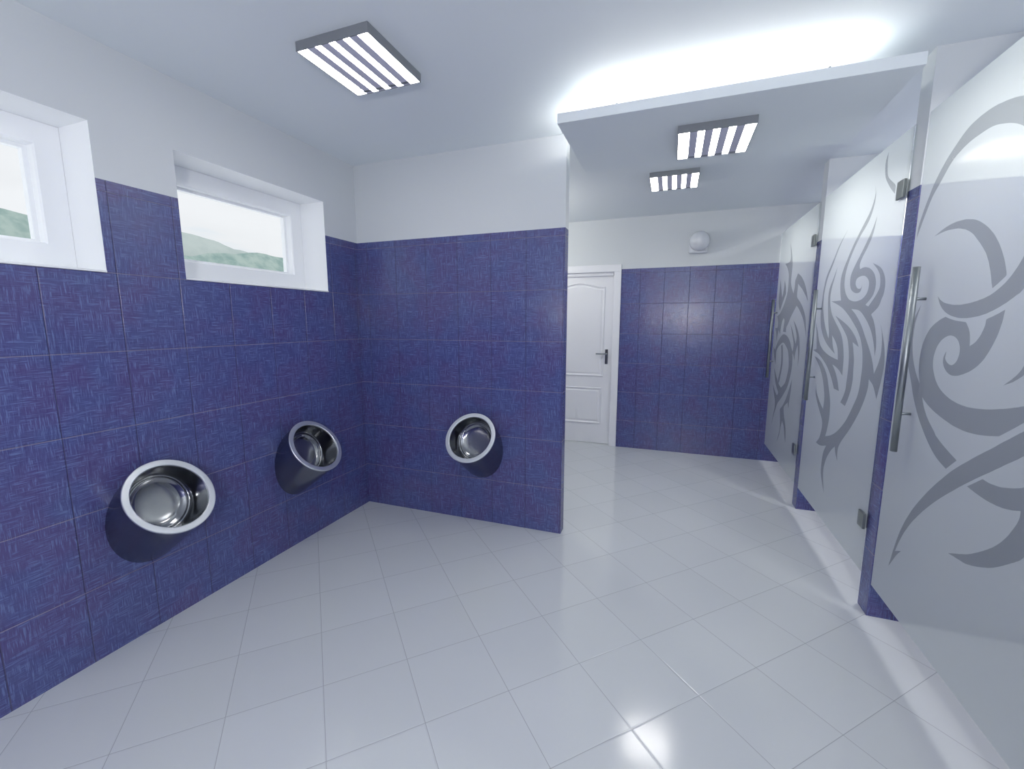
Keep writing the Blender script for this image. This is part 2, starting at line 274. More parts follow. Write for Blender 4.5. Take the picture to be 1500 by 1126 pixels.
# outlines of the patterns on the glass doors: (y, z) in metres on each door
DECALS = {
 'D1': [
  [(-0.343,1.781),(-0.344,1.791),(-0.343,1.801),(-0.344,1.813),(-0.346,1.827),(-0.351,1.843),(-0.361,1.864),(-0.373,1.889),(-0.387,1.914),(-0.402,1.938),(-0.414,1.958),(-0.425,1.974),(-0.435,1.987),(-0.445,1.998),(-0.455,2.009),(-0.466,2.02),(-0.478,2.031),(-0.49,2.042),(-0.503,2.052),(-0.517,2.062),(-0.532,2.072),(-0.548,2.082),(-0.565,2.092),(-0.582,2.102),(-0.6,2.111),(-0.618,2.118),(-0.638,2.123),(-0.657,2.126),(-0.677,2.129),(-0.697,2.13),(-0.715,2.131),(-0.732,2.131),(-0.747,2.13),(-0.763,2.129),(-0.778,2.126),(-0.794,2.124),(-0.811,2.121),(-0.828,2.117),(-0.845,2.113),(-0.861,2.108),(-0.876,2.103),(-0.891,2.098),(-0.905,2.092),(-0.919,2.085),(-0.932,2.079),(-0.943,2.072),(-0.954,2.064),(-0.964,2.055),(-0.973,2.047),(-0.981,2.039),(-0.988,2.032),(-0.985,2.029),(-0.981,2.028),(-0.976,2.025),(-0.974,2.019),(-0.976,2.007),(-0.982,1.989),(-0.992,1.964),(-1.003,1.937),(-1.014,1.911),(-1.023,1.89),(-1.012,1.902),(-1,1.916),(-0.986,1.932),(-0.972,1.947),(-0.958,1.96),(-0.946,1.972),(-0.933,1.983),(-0.92,1.993),(-0.908,2.002),(-0.897,2.01),(-0.888,2.016),(-0.88,2.021),(-0.873,2.025),(-0.866,2.029),(-0.858,2.033),(-0.849,2.037),(-0.84,2.041),(-0.831,2.045),(-0.821,2.048),(-0.81,2.052),(-0.799,2.055),(-0.788,2.059),(-0.776,2.062),(-0.763,2.065),(-0.748,2.067),(-0.732,2.068),(-0.714,2.068),(-0.695,2.067),(-0.676,2.066),(-0.659,2.065),(-0.643,2.063),(-0.629,2.061),(-0.616,2.058),(-0.603,2.055),(-0.591,2.051),(-0.579,2.047),(-0.568,2.043),(-0.557,2.038),(-0.546,2.033),(-0.535,2.026),(-0.523,2.017),(-0.511,2.006),(-0.498,1.994),(-0.485,1.982),(-0.474,1.971),(-0.463,1.961),(-0.453,1.953),(-0.443,1.944),(-0.433,1.934),(-0.423,1.922),(-0.412,1.906),(-0.401,1.887),(-0.389,1.867),(-0.378,1.848),(-0.369,1.831),(-0.362,1.818),(-0.356,1.807),(-0.351,1.797),(-0.347,1.789)],
  [(-0.481,1.767),(-0.492,1.77),(-0.504,1.774),(-0.517,1.778),(-0.531,1.782),(-0.544,1.785),(-0.558,1.788),(-0.572,1.79),(-0.585,1.792),(-0.6,1.793),(-0.614,1.794),(-0.629,1.794),(-0.644,1.793),(-0.659,1.792),(-0.674,1.791),(-0.689,1.788),(-0.702,1.785),(-0.716,1.782),(-0.729,1.778),(-0.742,1.773),(-0.755,1.767),(-0.768,1.76),(-0.782,1.752),(-0.796,1.743),(-0.809,1.734),(-0.82,1.725),(-0.831,1.716),(-0.841,1.707),(-0.85,1.697),(-0.858,1.688),(-0.867,1.678),(-0.874,1.668),(-0.882,1.657),(-0.889,1.646),(-0.895,1.636),(-0.901,1.627),(-0.906,1.617),(-0.91,1.608),(-0.914,1.6),(-0.917,1.592),(-0.92,1.586),(-0.921,1.582),(-0.922,1.578),(-0.923,1.574),(-0.918,1.569),(-0.913,1.566),(-0.907,1.562),(-0.901,1.558),(-0.895,1.554),(-0.889,1.55),(-0.883,1.547),(-0.878,1.544),(-0.873,1.541),(-0.868,1.538),(-0.866,1.542),(-0.865,1.546),(-0.863,1.55),(-0.86,1.555),(-0.858,1.561),(-0.856,1.567),(-0.854,1.573),(-0.852,1.579),(-0.849,1.586),(-0.846,1.594),(-0.841,1.603),(-0.836,1.614),(-0.831,1.625),(-0.824,1.635),(-0.817,1.646),(-0.81,1.656),(-0.801,1.665),(-0.792,1.675),(-0.782,1.684),(-0.772,1.694),(-0.761,1.703),(-0.749,1.713),(-0.738,1.723),(-0.726,1.732),(-0.714,1.739),(-0.703,1.745),(-0.692,1.75),(-0.681,1.755),(-0.67,1.758),(-0.659,1.761),(-0.65,1.764),(-0.641,1.766),(-0.632,1.768),(-0.622,1.769),(-0.612,1.77),(-0.6,1.771),(-0.588,1.772),(-0.574,1.773),(-0.561,1.773),(-0.547,1.773),(-0.534,1.772),(-0.52,1.771),(-0.506,1.769),(-0.493,1.768)],
  [(-0.562,1.53),(-0.567,1.527),(-0.572,1.524),(-0.577,1.52),(-0.583,1.516),(-0.589,1.513),(-0.596,1.51),(-0.603,1.507),(-0.611,1.504),(-0.62,1.502),(-0.63,1.5),(-0.641,1.498),(-0.654,1.496),(-0.668,1.494),(-0.681,1.493),(-0.694,1.493),(-0.705,1.492),(-0.717,1.492),(-0.728,1.493),(-0.739,1.494),(-0.751,1.495),(-0.763,1.496),(-0.777,1.498),(-0.79,1.5),(-0.803,1.502),(-0.815,1.505),(-0.827,1.507),(-0.839,1.51),(-0.851,1.514),(-0.862,1.517),(-0.873,1.522),(-0.884,1.527),(-0.894,1.533),(-0.905,1.539),(-0.914,1.545),(-0.923,1.551),(-0.931,1.558),(-0.939,1.565),(-0.946,1.572),(-0.952,1.579),(-0.958,1.586),(-0.964,1.593),(-0.969,1.6),(-0.974,1.608),(-0.979,1.615),(-0.983,1.623),(-0.987,1.63),(-0.991,1.638),(-0.995,1.646),(-0.998,1.654),(-1,1.663),(-1.002,1.673),(-1.004,1.685),(-1.005,1.697),(-1.006,1.708),(-1.007,1.718),(-1.012,1.706),(-1.019,1.693),(-1.025,1.678),(-1.031,1.664),(-1.036,1.65),(-1.039,1.637),(-1.041,1.624),(-1.043,1.612),(-1.042,1.599),(-1.04,1.587),(-1.036,1.575),(-1.029,1.562),(-1.02,1.549),(-1.012,1.538),(-1.004,1.528),(-0.998,1.522),(-0.993,1.517),(-0.988,1.514),(-0.982,1.512),(-0.975,1.508),(-0.967,1.503),(-0.958,1.499),(-0.948,1.493),(-0.938,1.488),(-0.928,1.484),(-0.917,1.479),(-0.907,1.475),(-0.896,1.471),(-0.886,1.467),(-0.874,1.464),(-0.863,1.46),(-0.852,1.457),(-0.84,1.455),(-0.828,1.452),(-0.815,1.45),(-0.802,1.449),(-0.789,1.447),(-0.775,1.446),(-0.762,1.445),(-0.749,1.445),(-0.736,1.445),(-0.724,1.445),(-0.712,1.446),(-0.701,1.448),(-0.689,1.45),(-0.677,1.452),(-0.664,1.455),(-0.652,1.459),(-0.64,1.463),(-0.63,1.467),(-0.62,1.472),(-0.612,1.477),(-0.604,1.482),(-0.597,1.488),(-0.59,1.494),(-0.583,1.501),(-0.577,1.509),(-0.572,1.516),(-0.567,1.524)],
  [(-0.632,1.451),(-0.623,1.448),(-0.613,1.445),(-0.601,1.441),(-0.59,1.436),(-0.58,1.431),(-0.57,1.426),(-0.56,1.42),(-0.551,1.414),(-0.542,1.407),(-0.534,1.399),(-0.527,1.39),(-0.52,1.381),(-0.514,1.371),(-0.509,1.361),(-0.504,1.35),(-0.5,1.339),(-0.498,1.327),(-0.495,1.315),(-0.494,1.303),(-0.493,1.292),(-0.492,1.282),(-0.493,1.272),(-0.494,1.263),(-0.495,1.254),(-0.496,1.246),(-0.498,1.238),(-0.5,1.23),(-0.503,1.223),(-0.505,1.217),(-0.507,1.21),(-0.51,1.204),(-0.512,1.199),(-0.514,1.193),(-0.516,1.189),(-0.518,1.184),(-0.52,1.18),(-0.522,1.176),(-0.524,1.171),(-0.527,1.166),(-0.53,1.161),(-0.533,1.156),(-0.537,1.15),(-0.541,1.144),(-0.545,1.139),(-0.549,1.134),(-0.557,1.13),(-0.565,1.125),(-0.575,1.12),(-0.585,1.115),(-0.597,1.11),(-0.609,1.105),(-0.621,1.101),(-0.635,1.096),(-0.649,1.092),(-0.664,1.088),(-0.68,1.084),(-0.697,1.08),(-0.715,1.076),(-0.733,1.073),(-0.749,1.07),(-0.765,1.067),(-0.781,1.065),(-0.796,1.064),(-0.811,1.063),(-0.825,1.062),(-0.839,1.062),(-0.853,1.062),(-0.866,1.063),(-0.879,1.064),(-0.892,1.065),(-0.905,1.066),(-0.917,1.068),(-0.929,1.07),(-0.941,1.072),(-0.952,1.074),(-0.963,1.076),(-0.974,1.079),(-0.984,1.081),(-0.993,1.083),(-1.001,1.085),(-1.017,1.096),(-1.036,1.109),(-1.055,1.122),(-1.073,1.135),(-1.089,1.147),(-1.103,1.158),(-1.116,1.168),(-1.128,1.178),(-1.139,1.188),(-1.148,1.195),(-1.142,1.197),(-1.135,1.199),(-1.127,1.202),(-1.118,1.204),(-1.111,1.204),(-1.104,1.203),(-1.099,1.202),(-1.093,1.199),(-1.087,1.196),(-1.079,1.193),(-1.069,1.19),(-1.058,1.186),(-1.046,1.183),(-1.033,1.179),(-1.019,1.175),(-1.004,1.171),(-0.989,1.168),(-0.972,1.164),(-0.955,1.16),(-0.939,1.157),(-0.923,1.154),(-0.907,1.152),(-0.891,1.15),(-0.875,1.148),(-0.86,1.147),(-0.845,1.146),(-0.831,1.145),(-0.817,1.146),(-0.804,1.146),(-0.791,1.147),(-0.778,1.148),(-0.765,1.15),(-0.753,1.152),(-0.741,1.154),(-0.728,1.157),(-0.716,1.161),(-0.703,1.165),(-0.69,1.17),(-0.678,1.175),(-0.666,1.181),(-0.656,1.187),(-0.647,1.193),(-0.639,1.2),(-0.631,1.207),(-0.624,1.214),(-0.618,1.222),(-0.612,1.23),(-0.607,1.239),(-0.602,1.247),(-0.598,1.256),(-0.595,1.264),(-0.593,1.271),(-0.592,1.279),(-0.591,1.287),(-0.591,1.295),(-0.592,1.303),(-0.594,1.311),(-0.597,1.319),(-0.6,1.327),(-0.603,1.335),(-0.608,1.342),(-0.612,1.348),(-0.618,1.354),(-0.624,1.36),(-0.63,1.365),(-0.637,1.369),(-0.644,1.373),(-0.652,1.376),(-0.659,1.379),(-0.666,1.381),(-0.673,1.382),(-0.679,1.383),(-0.685,1.383),(-0.692,1.382),(-0.698,1.381),(-0.704,1.38),(-0.71,1.378),(-0.716,1.375),(-0.722,1.372),(-0.727,1.368),(-0.732,1.364),(-0.736,1.359),(-0.74,1.353),(-0.743,1.348),(-0.746,1.342),(-0.747,1.337),(-0.748,1.332),(-0.748,1.326),(-0.748,1.321),(-0.747,1.315),(-0.745,1.31),(-0.743,1.304),(-0.741,1.299),(-0.738,1.294),(-0.735,1.29),(-0.731,1.286),(-0.726,1.283),(-0.721,1.28),(-0.716,1.278),(-0.711,1.277),(-0.706,1.277),(-0.701,1.278),(-0.696,1.279),(-0.691,1.281),(-0.686,1.283),(-0.682,1.285),(-0.678,1.288),(-0.675,1.29),(-0.672,1.293),(-0.669,1.296),(-0.667,1.301),(-0.668,1.307),(-0.668,1.313),(-0.669,1.32),(-0.67,1.325),(-0.667,1.322),(-0.664,1.318),(-0.661,1.313),(-0.659,1.309),(-0.657,1.304),(-0.656,1.3),(-0.656,1.295),(-0.656,1.29),(-0.657,1.285),(-0.658,1.281),(-0.661,1.276),(-0.664,1.271),(-0.667,1.267),(-0.671,1.263),(-0.676,1.259),(-0.681,1.255),(-0.688,1.251),(-0.694,1.248),(-0.701,1.245),(-0.708,1.243),(-0.714,1.242),(-0.719,1.241),(-0.725,1.24),(-0.732,1.241),(-0.739,1.241),(-0.746,1.242),(-0.754,1.243),(-0.763,1.245),(-0.771,1.248),(-0.78,1.25),(-0.79,1.254),(-0.8,1.258),(-0.811,1.262),(-0.821,1.267),(-0.83,1.272),(-0.84,1.278),(-0.849,1.284),(-0.858,1.291),(-0.866,1.298),(-0.874,1.306),(-0.882,1.314),(-0.888,1.323),(-0.895,1.333),(-0.901,1.342),(-0.906,1.351),(-0.911,1.359),(-0.915,1.368),(-0.919,1.376),(-0.923,1.384),(-0.926,1.392),(-0.929,1.4),(-0.931,1.408),(-0.933,1.416),(-0.935,1.424),(-0.937,1.431),(-0.938,1.437),(-0.939,1.442),(-0.939,1.446),(-0.939,1.45),(-0.94,1.454),(-0.94,1.458),(-0.941,1.464),(-0.941,1.469),(-0.934,1.466),(-0.926,1.463),(-0.918,1.459),(-0.909,1.456),(-0.901,1.453),(-0.892,1.45),(-0.884,1.447),(-0.876,1.445),(-0.868,1.442),(-0.862,1.44),(-0.861,1.436),(-0.861,1.431),(-0.861,1.426),(-0.86,1.42),(-0.858,1.415),(-0.856,1.409),(-0.853,1.403),(-0.85,1.397),(-0.847,1.391),(-0.843,1.385),(-0.839,1.38),(-0.835,1.376),(-0.831,1.371),(-0.827,1.367),(-0.822,1.363),(-0.817,1.36),(-0.812,1.357),(-0.807,1.355),(-0.802,1.352),(-0.797,1.35),(-0.797,1.354),(-0.797,1.359),(-0.796,1.364),(-0.795,1.37),(-0.794,1.375),(-0.792,1.381),(-0.791,1.387),(-0.788,1.393),(-0.786,1.399),(-0.782,1.405),(-0.778,1.411),(-0.773,1.416),(-0.768,1.422),(-0.763,1.427),(-0.759,1.431),(-0.75,1.432),(-0.74,1.433),(-0.728,1.434),(-0.717,1.435),(-0.707,1.436),(-0.698,1.437),(-0.69,1.438),(-0.682,1.44),(-0.675,1.441),(-0.667,1.443),(-0.66,1.444),(-0.652,1.446),(-0.645,1.448),(-0.638,1.45)],
  [(-0.451,1.504),(-0.445,1.496),(-0.437,1.486),(-0.429,1.475),(-0.421,1.464),(-0.414,1.453),(-0.408,1.442),(-0.403,1.432),(-0.398,1.422),(-0.394,1.411),(-0.391,1.399),(-0.388,1.387),(-0.386,1.373),(-0.384,1.36),(-0.383,1.346),(-0.383,1.334),(-0.383,1.322),(-0.383,1.311),(-0.383,1.3),(-0.385,1.29),(-0.388,1.279),(-0.393,1.268),(-0.4,1.257),(-0.408,1.247),(-0.415,1.237),(-0.421,1.229),(-0.426,1.22),(-0.433,1.21),(-0.44,1.199),(-0.447,1.187),(-0.453,1.177),(-0.459,1.167),(-0.464,1.157),(-0.469,1.147),(-0.475,1.137),(-0.481,1.127),(-0.488,1.117),(-0.496,1.106),(-0.504,1.095),(-0.512,1.085),(-0.52,1.075),(-0.527,1.066),(-0.535,1.057),(-0.543,1.049),(-0.551,1.04),(-0.56,1.031),(-0.572,1.02),(-0.584,1.009),(-0.597,0.997),(-0.609,0.987),(-0.621,0.978),(-0.63,0.97),(-0.639,0.964),(-0.647,0.958),(-0.655,0.953),(-0.664,0.947),(-0.673,0.942),(-0.683,0.936),(-0.693,0.931),(-0.703,0.926),(-0.713,0.922),(-0.724,0.918),(-0.736,0.914),(-0.747,0.911),(-0.758,0.908),(-0.767,0.905),(-0.82,0.953),(-0.81,0.956),(-0.798,0.96),(-0.785,0.964),(-0.771,0.969),(-0.757,0.974),(-0.742,0.979),(-0.727,0.985),(-0.711,0.991),(-0.696,0.998),(-0.685,1.003),(-0.678,1.006),(-0.674,1.009),(-0.669,1.014),(-0.664,1.019),(-0.655,1.025),(-0.644,1.032),(-0.632,1.04),(-0.62,1.049),(-0.61,1.057),(-0.601,1.064),(-0.593,1.072),(-0.586,1.08),(-0.579,1.088),(-0.573,1.095),(-0.567,1.104),(-0.562,1.112),(-0.557,1.12),(-0.553,1.128),(-0.549,1.134),(-0.545,1.139),(-0.541,1.144),(-0.537,1.15),(-0.533,1.156),(-0.53,1.161),(-0.527,1.166),(-0.524,1.171),(-0.522,1.176),(-0.52,1.18),(-0.518,1.184),(-0.512,1.19),(-0.505,1.196),(-0.498,1.203),(-0.491,1.21),(-0.484,1.218),(-0.477,1.226),(-0.47,1.235),(-0.464,1.244),(-0.458,1.253),(-0.452,1.263),(-0.446,1.273),(-0.441,1.283),(-0.436,1.293),(-0.432,1.304),(-0.428,1.315),(-0.425,1.326),(-0.423,1.338),(-0.421,1.349),(-0.419,1.361),(-0.419,1.373),(-0.419,1.385),(-0.419,1.397),(-0.421,1.409),(-0.422,1.421),(-0.424,1.432),(-0.427,1.441),(-0.43,1.45),(-0.433,1.458),(-0.436,1.466),(-0.439,1.473),(-0.442,1.48),(-0.444,1.487),(-0.447,1.493),(-0.449,1.499)],
  [(-0.463,0.356),(-0.465,0.366),(-0.468,0.378),(-0.472,0.39),(-0.475,0.402),(-0.478,0.414),(-0.48,0.425),(-0.483,0.435),(-0.485,0.445),(-0.489,0.456),(-0.493,0.47),(-0.498,0.486),(-0.503,0.503),(-0.51,0.522),(-0.517,0.542),(-0.525,0.561),(-0.535,0.582),(-0.546,0.604),(-0.558,0.625),(-0.571,0.646),(-0.583,0.666),(-0.596,0.685),(-0.609,0.702),(-0.622,0.719),(-0.636,0.736),(-0.649,0.752),(-0.663,0.768),(-0.676,0.784),(-0.69,0.799),(-0.704,0.814),(-0.719,0.83),(-0.735,0.846),(-0.752,0.862),(-0.769,0.879),(-0.786,0.895),(-0.803,0.91),(-0.82,0.924),(-0.836,0.937),(-0.853,0.95),(-0.87,0.962),(-0.887,0.975),(-0.904,0.988),(-0.921,1),(-0.938,1.012),(-0.955,1.024),(-0.973,1.036),(-0.991,1.049),(-1.009,1.063),(-1.027,1.076),(-1.044,1.087),(-1.057,1.097),(-1.067,1.104),(-1.074,1.109),(-1.079,1.113),(-1.086,1.117),(-1.094,1.123),(-1.106,1.13),(-1.119,1.138),(-1.133,1.147),(-1.146,1.154),(-1.156,1.161),(-1.158,1.151),(-1.162,1.14),(-1.165,1.129),(-1.166,1.117),(-1.164,1.106),(-1.157,1.096),(-1.147,1.085),(-1.134,1.074),(-1.121,1.064),(-1.109,1.054),(-1.099,1.046),(-1.089,1.038),(-1.078,1.031),(-1.067,1.023),(-1.055,1.015),(-1.041,1.005),(-1.027,0.994),(-1.011,0.983),(-0.995,0.971),(-0.978,0.959),(-0.962,0.948),(-0.945,0.936),(-0.928,0.924),(-0.911,0.911),(-0.892,0.897),(-0.871,0.881),(-0.849,0.864),(-0.826,0.845),(-0.803,0.827),(-0.781,0.809),(-0.761,0.792),(-0.743,0.776),(-0.725,0.76),(-0.708,0.744),(-0.692,0.728),(-0.676,0.712),(-0.66,0.696),(-0.646,0.68),(-0.632,0.665),(-0.618,0.648),(-0.604,0.632),(-0.591,0.615),(-0.579,0.598),(-0.568,0.581),(-0.557,0.565),(-0.548,0.55),(-0.54,0.535),(-0.533,0.521),(-0.526,0.508),(-0.52,0.495),(-0.515,0.484),(-0.511,0.473),(-0.507,0.464),(-0.504,0.455),(-0.501,0.447),(-0.505,0.45),(-0.509,0.452),(-0.514,0.455),(-0.519,0.458),(-0.524,0.46),(-0.529,0.463),(-0.534,0.465),(-0.538,0.467),(-0.543,0.469),(-0.547,0.47),(-0.542,0.465),(-0.536,0.459),(-0.53,0.453),(-0.524,0.446),(-0.518,0.439),(-0.513,0.432),(-0.508,0.425),(-0.503,0.417),(-0.498,0.409),(-0.493,0.401),(-0.487,0.393),(-0.481,0.383),(-0.474,0.373),(-0.468,0.364)],
  [(-0.893,0.885),(-0.96,0.934),(-0.966,0.934),(-0.973,0.933),(-0.98,0.933),(-0.988,0.932),(-0.996,0.932),(-1.006,0.933),(-1.015,0.934),(-1.025,0.935),(-1.036,0.936),(-1.046,0.938),(-1.056,0.941),(-1.066,0.944),(-1.076,0.947),(-1.086,0.95),(-1.095,0.953),(-1.102,0.956),(-1.109,0.959),(-1.115,0.961),(-1.121,0.964),(-1.128,0.969),(-1.136,0.975),(-1.145,0.982),(-1.154,0.99),(-1.162,0.998),(-1.169,1.004),(-1.175,0.997),(-1.183,0.99),(-1.191,0.981),(-1.199,0.971),(-1.204,0.96),(-1.208,0.944),(-1.211,0.927),(-1.213,0.907),(-1.213,0.888),(-1.211,0.869),(-1.206,0.85),(-1.198,0.831),(-1.188,0.811),(-1.179,0.794),(-1.17,0.779),(-1.164,0.77),(-1.159,0.764),(-1.155,0.76),(-1.15,0.756),(-1.145,0.752),(-1.139,0.746),(-1.132,0.741),(-1.125,0.735),(-1.118,0.729),(-1.11,0.723),(-1.102,0.716),(-1.093,0.709),(-1.084,0.702),(-1.074,0.695),(-1.064,0.688),(-1.054,0.682),(-1.044,0.676),(-1.033,0.671),(-1.022,0.665),(-1.011,0.66),(-1,0.655),(-0.988,0.65),(-0.976,0.645),(-0.964,0.641),(-0.953,0.637),(-0.942,0.634),(-0.931,0.632),(-0.921,0.631),(-0.91,0.63),(-0.9,0.628),(-0.889,0.627),(-0.878,0.626),(-0.867,0.624),(-0.857,0.623),(-0.848,0.622),(-0.859,0.627),(-0.871,0.633),(-0.884,0.639),(-0.897,0.645),(-0.909,0.65),(-0.919,0.656),(-0.928,0.66),(-0.938,0.665),(-0.947,0.67),(-0.957,0.676),(-0.967,0.683),(-0.978,0.691),(-0.99,0.699),(-1,0.707),(-1.011,0.715),(-1.021,0.723),(-1.031,0.731),(-1.041,0.74),(-1.051,0.748),(-1.059,0.757),(-1.067,0.765),(-1.074,0.773),(-1.081,0.781),(-1.087,0.79),(-1.093,0.798),(-1.099,0.807),(-1.105,0.817),(-1.11,0.827),(-1.115,0.836),(-1.119,0.844),(-1.123,0.852),(-1.126,0.859),(-1.128,0.865),(-1.13,0.871),(-1.131,0.877),(-1.132,0.882),(-1.132,0.887),(-1.132,0.891),(-1.132,0.895),(-1.131,0.899),(-1.122,0.896),(-1.111,0.892),(-1.1,0.888),(-1.087,0.885),(-1.075,0.882),(-1.062,0.879),(-1.049,0.878),(-1.036,0.876),(-1.023,0.876),(-1.01,0.875),(-0.997,0.875),(-0.984,0.875),(-0.972,0.876),(-0.96,0.877),(-0.948,0.878),(-0.936,0.879),(-0.925,0.881),(-0.913,0.882),(-0.903,0.884)],
  [(-0.983,1.239),(-0.989,1.243),(-0.995,1.248),(-1.002,1.253),(-1.009,1.258),(-1.015,1.262),(-1.02,1.267),(-1.025,1.271),(-1.03,1.275),(-1.034,1.279),(-1.038,1.284),(-1.042,1.288),(-1.044,1.291),(-1.047,1.294),(-1.049,1.299),(-1.053,1.307),(-1.059,1.318),(-1.065,1.333),(-1.071,1.348),(-1.078,1.363),(-1.083,1.375),(-1.086,1.366),(-1.091,1.356),(-1.095,1.346),(-1.098,1.336),(-1.098,1.326),(-1.094,1.316),(-1.086,1.307),(-1.077,1.297),(-1.068,1.288),(-1.059,1.281),(-1.052,1.274),(-1.044,1.269),(-1.037,1.264),(-1.029,1.26),(-1.022,1.255),(-1.014,1.252),(-1.005,1.248),(-0.997,1.245),(-0.99,1.242)],
 ],
 'D2': [
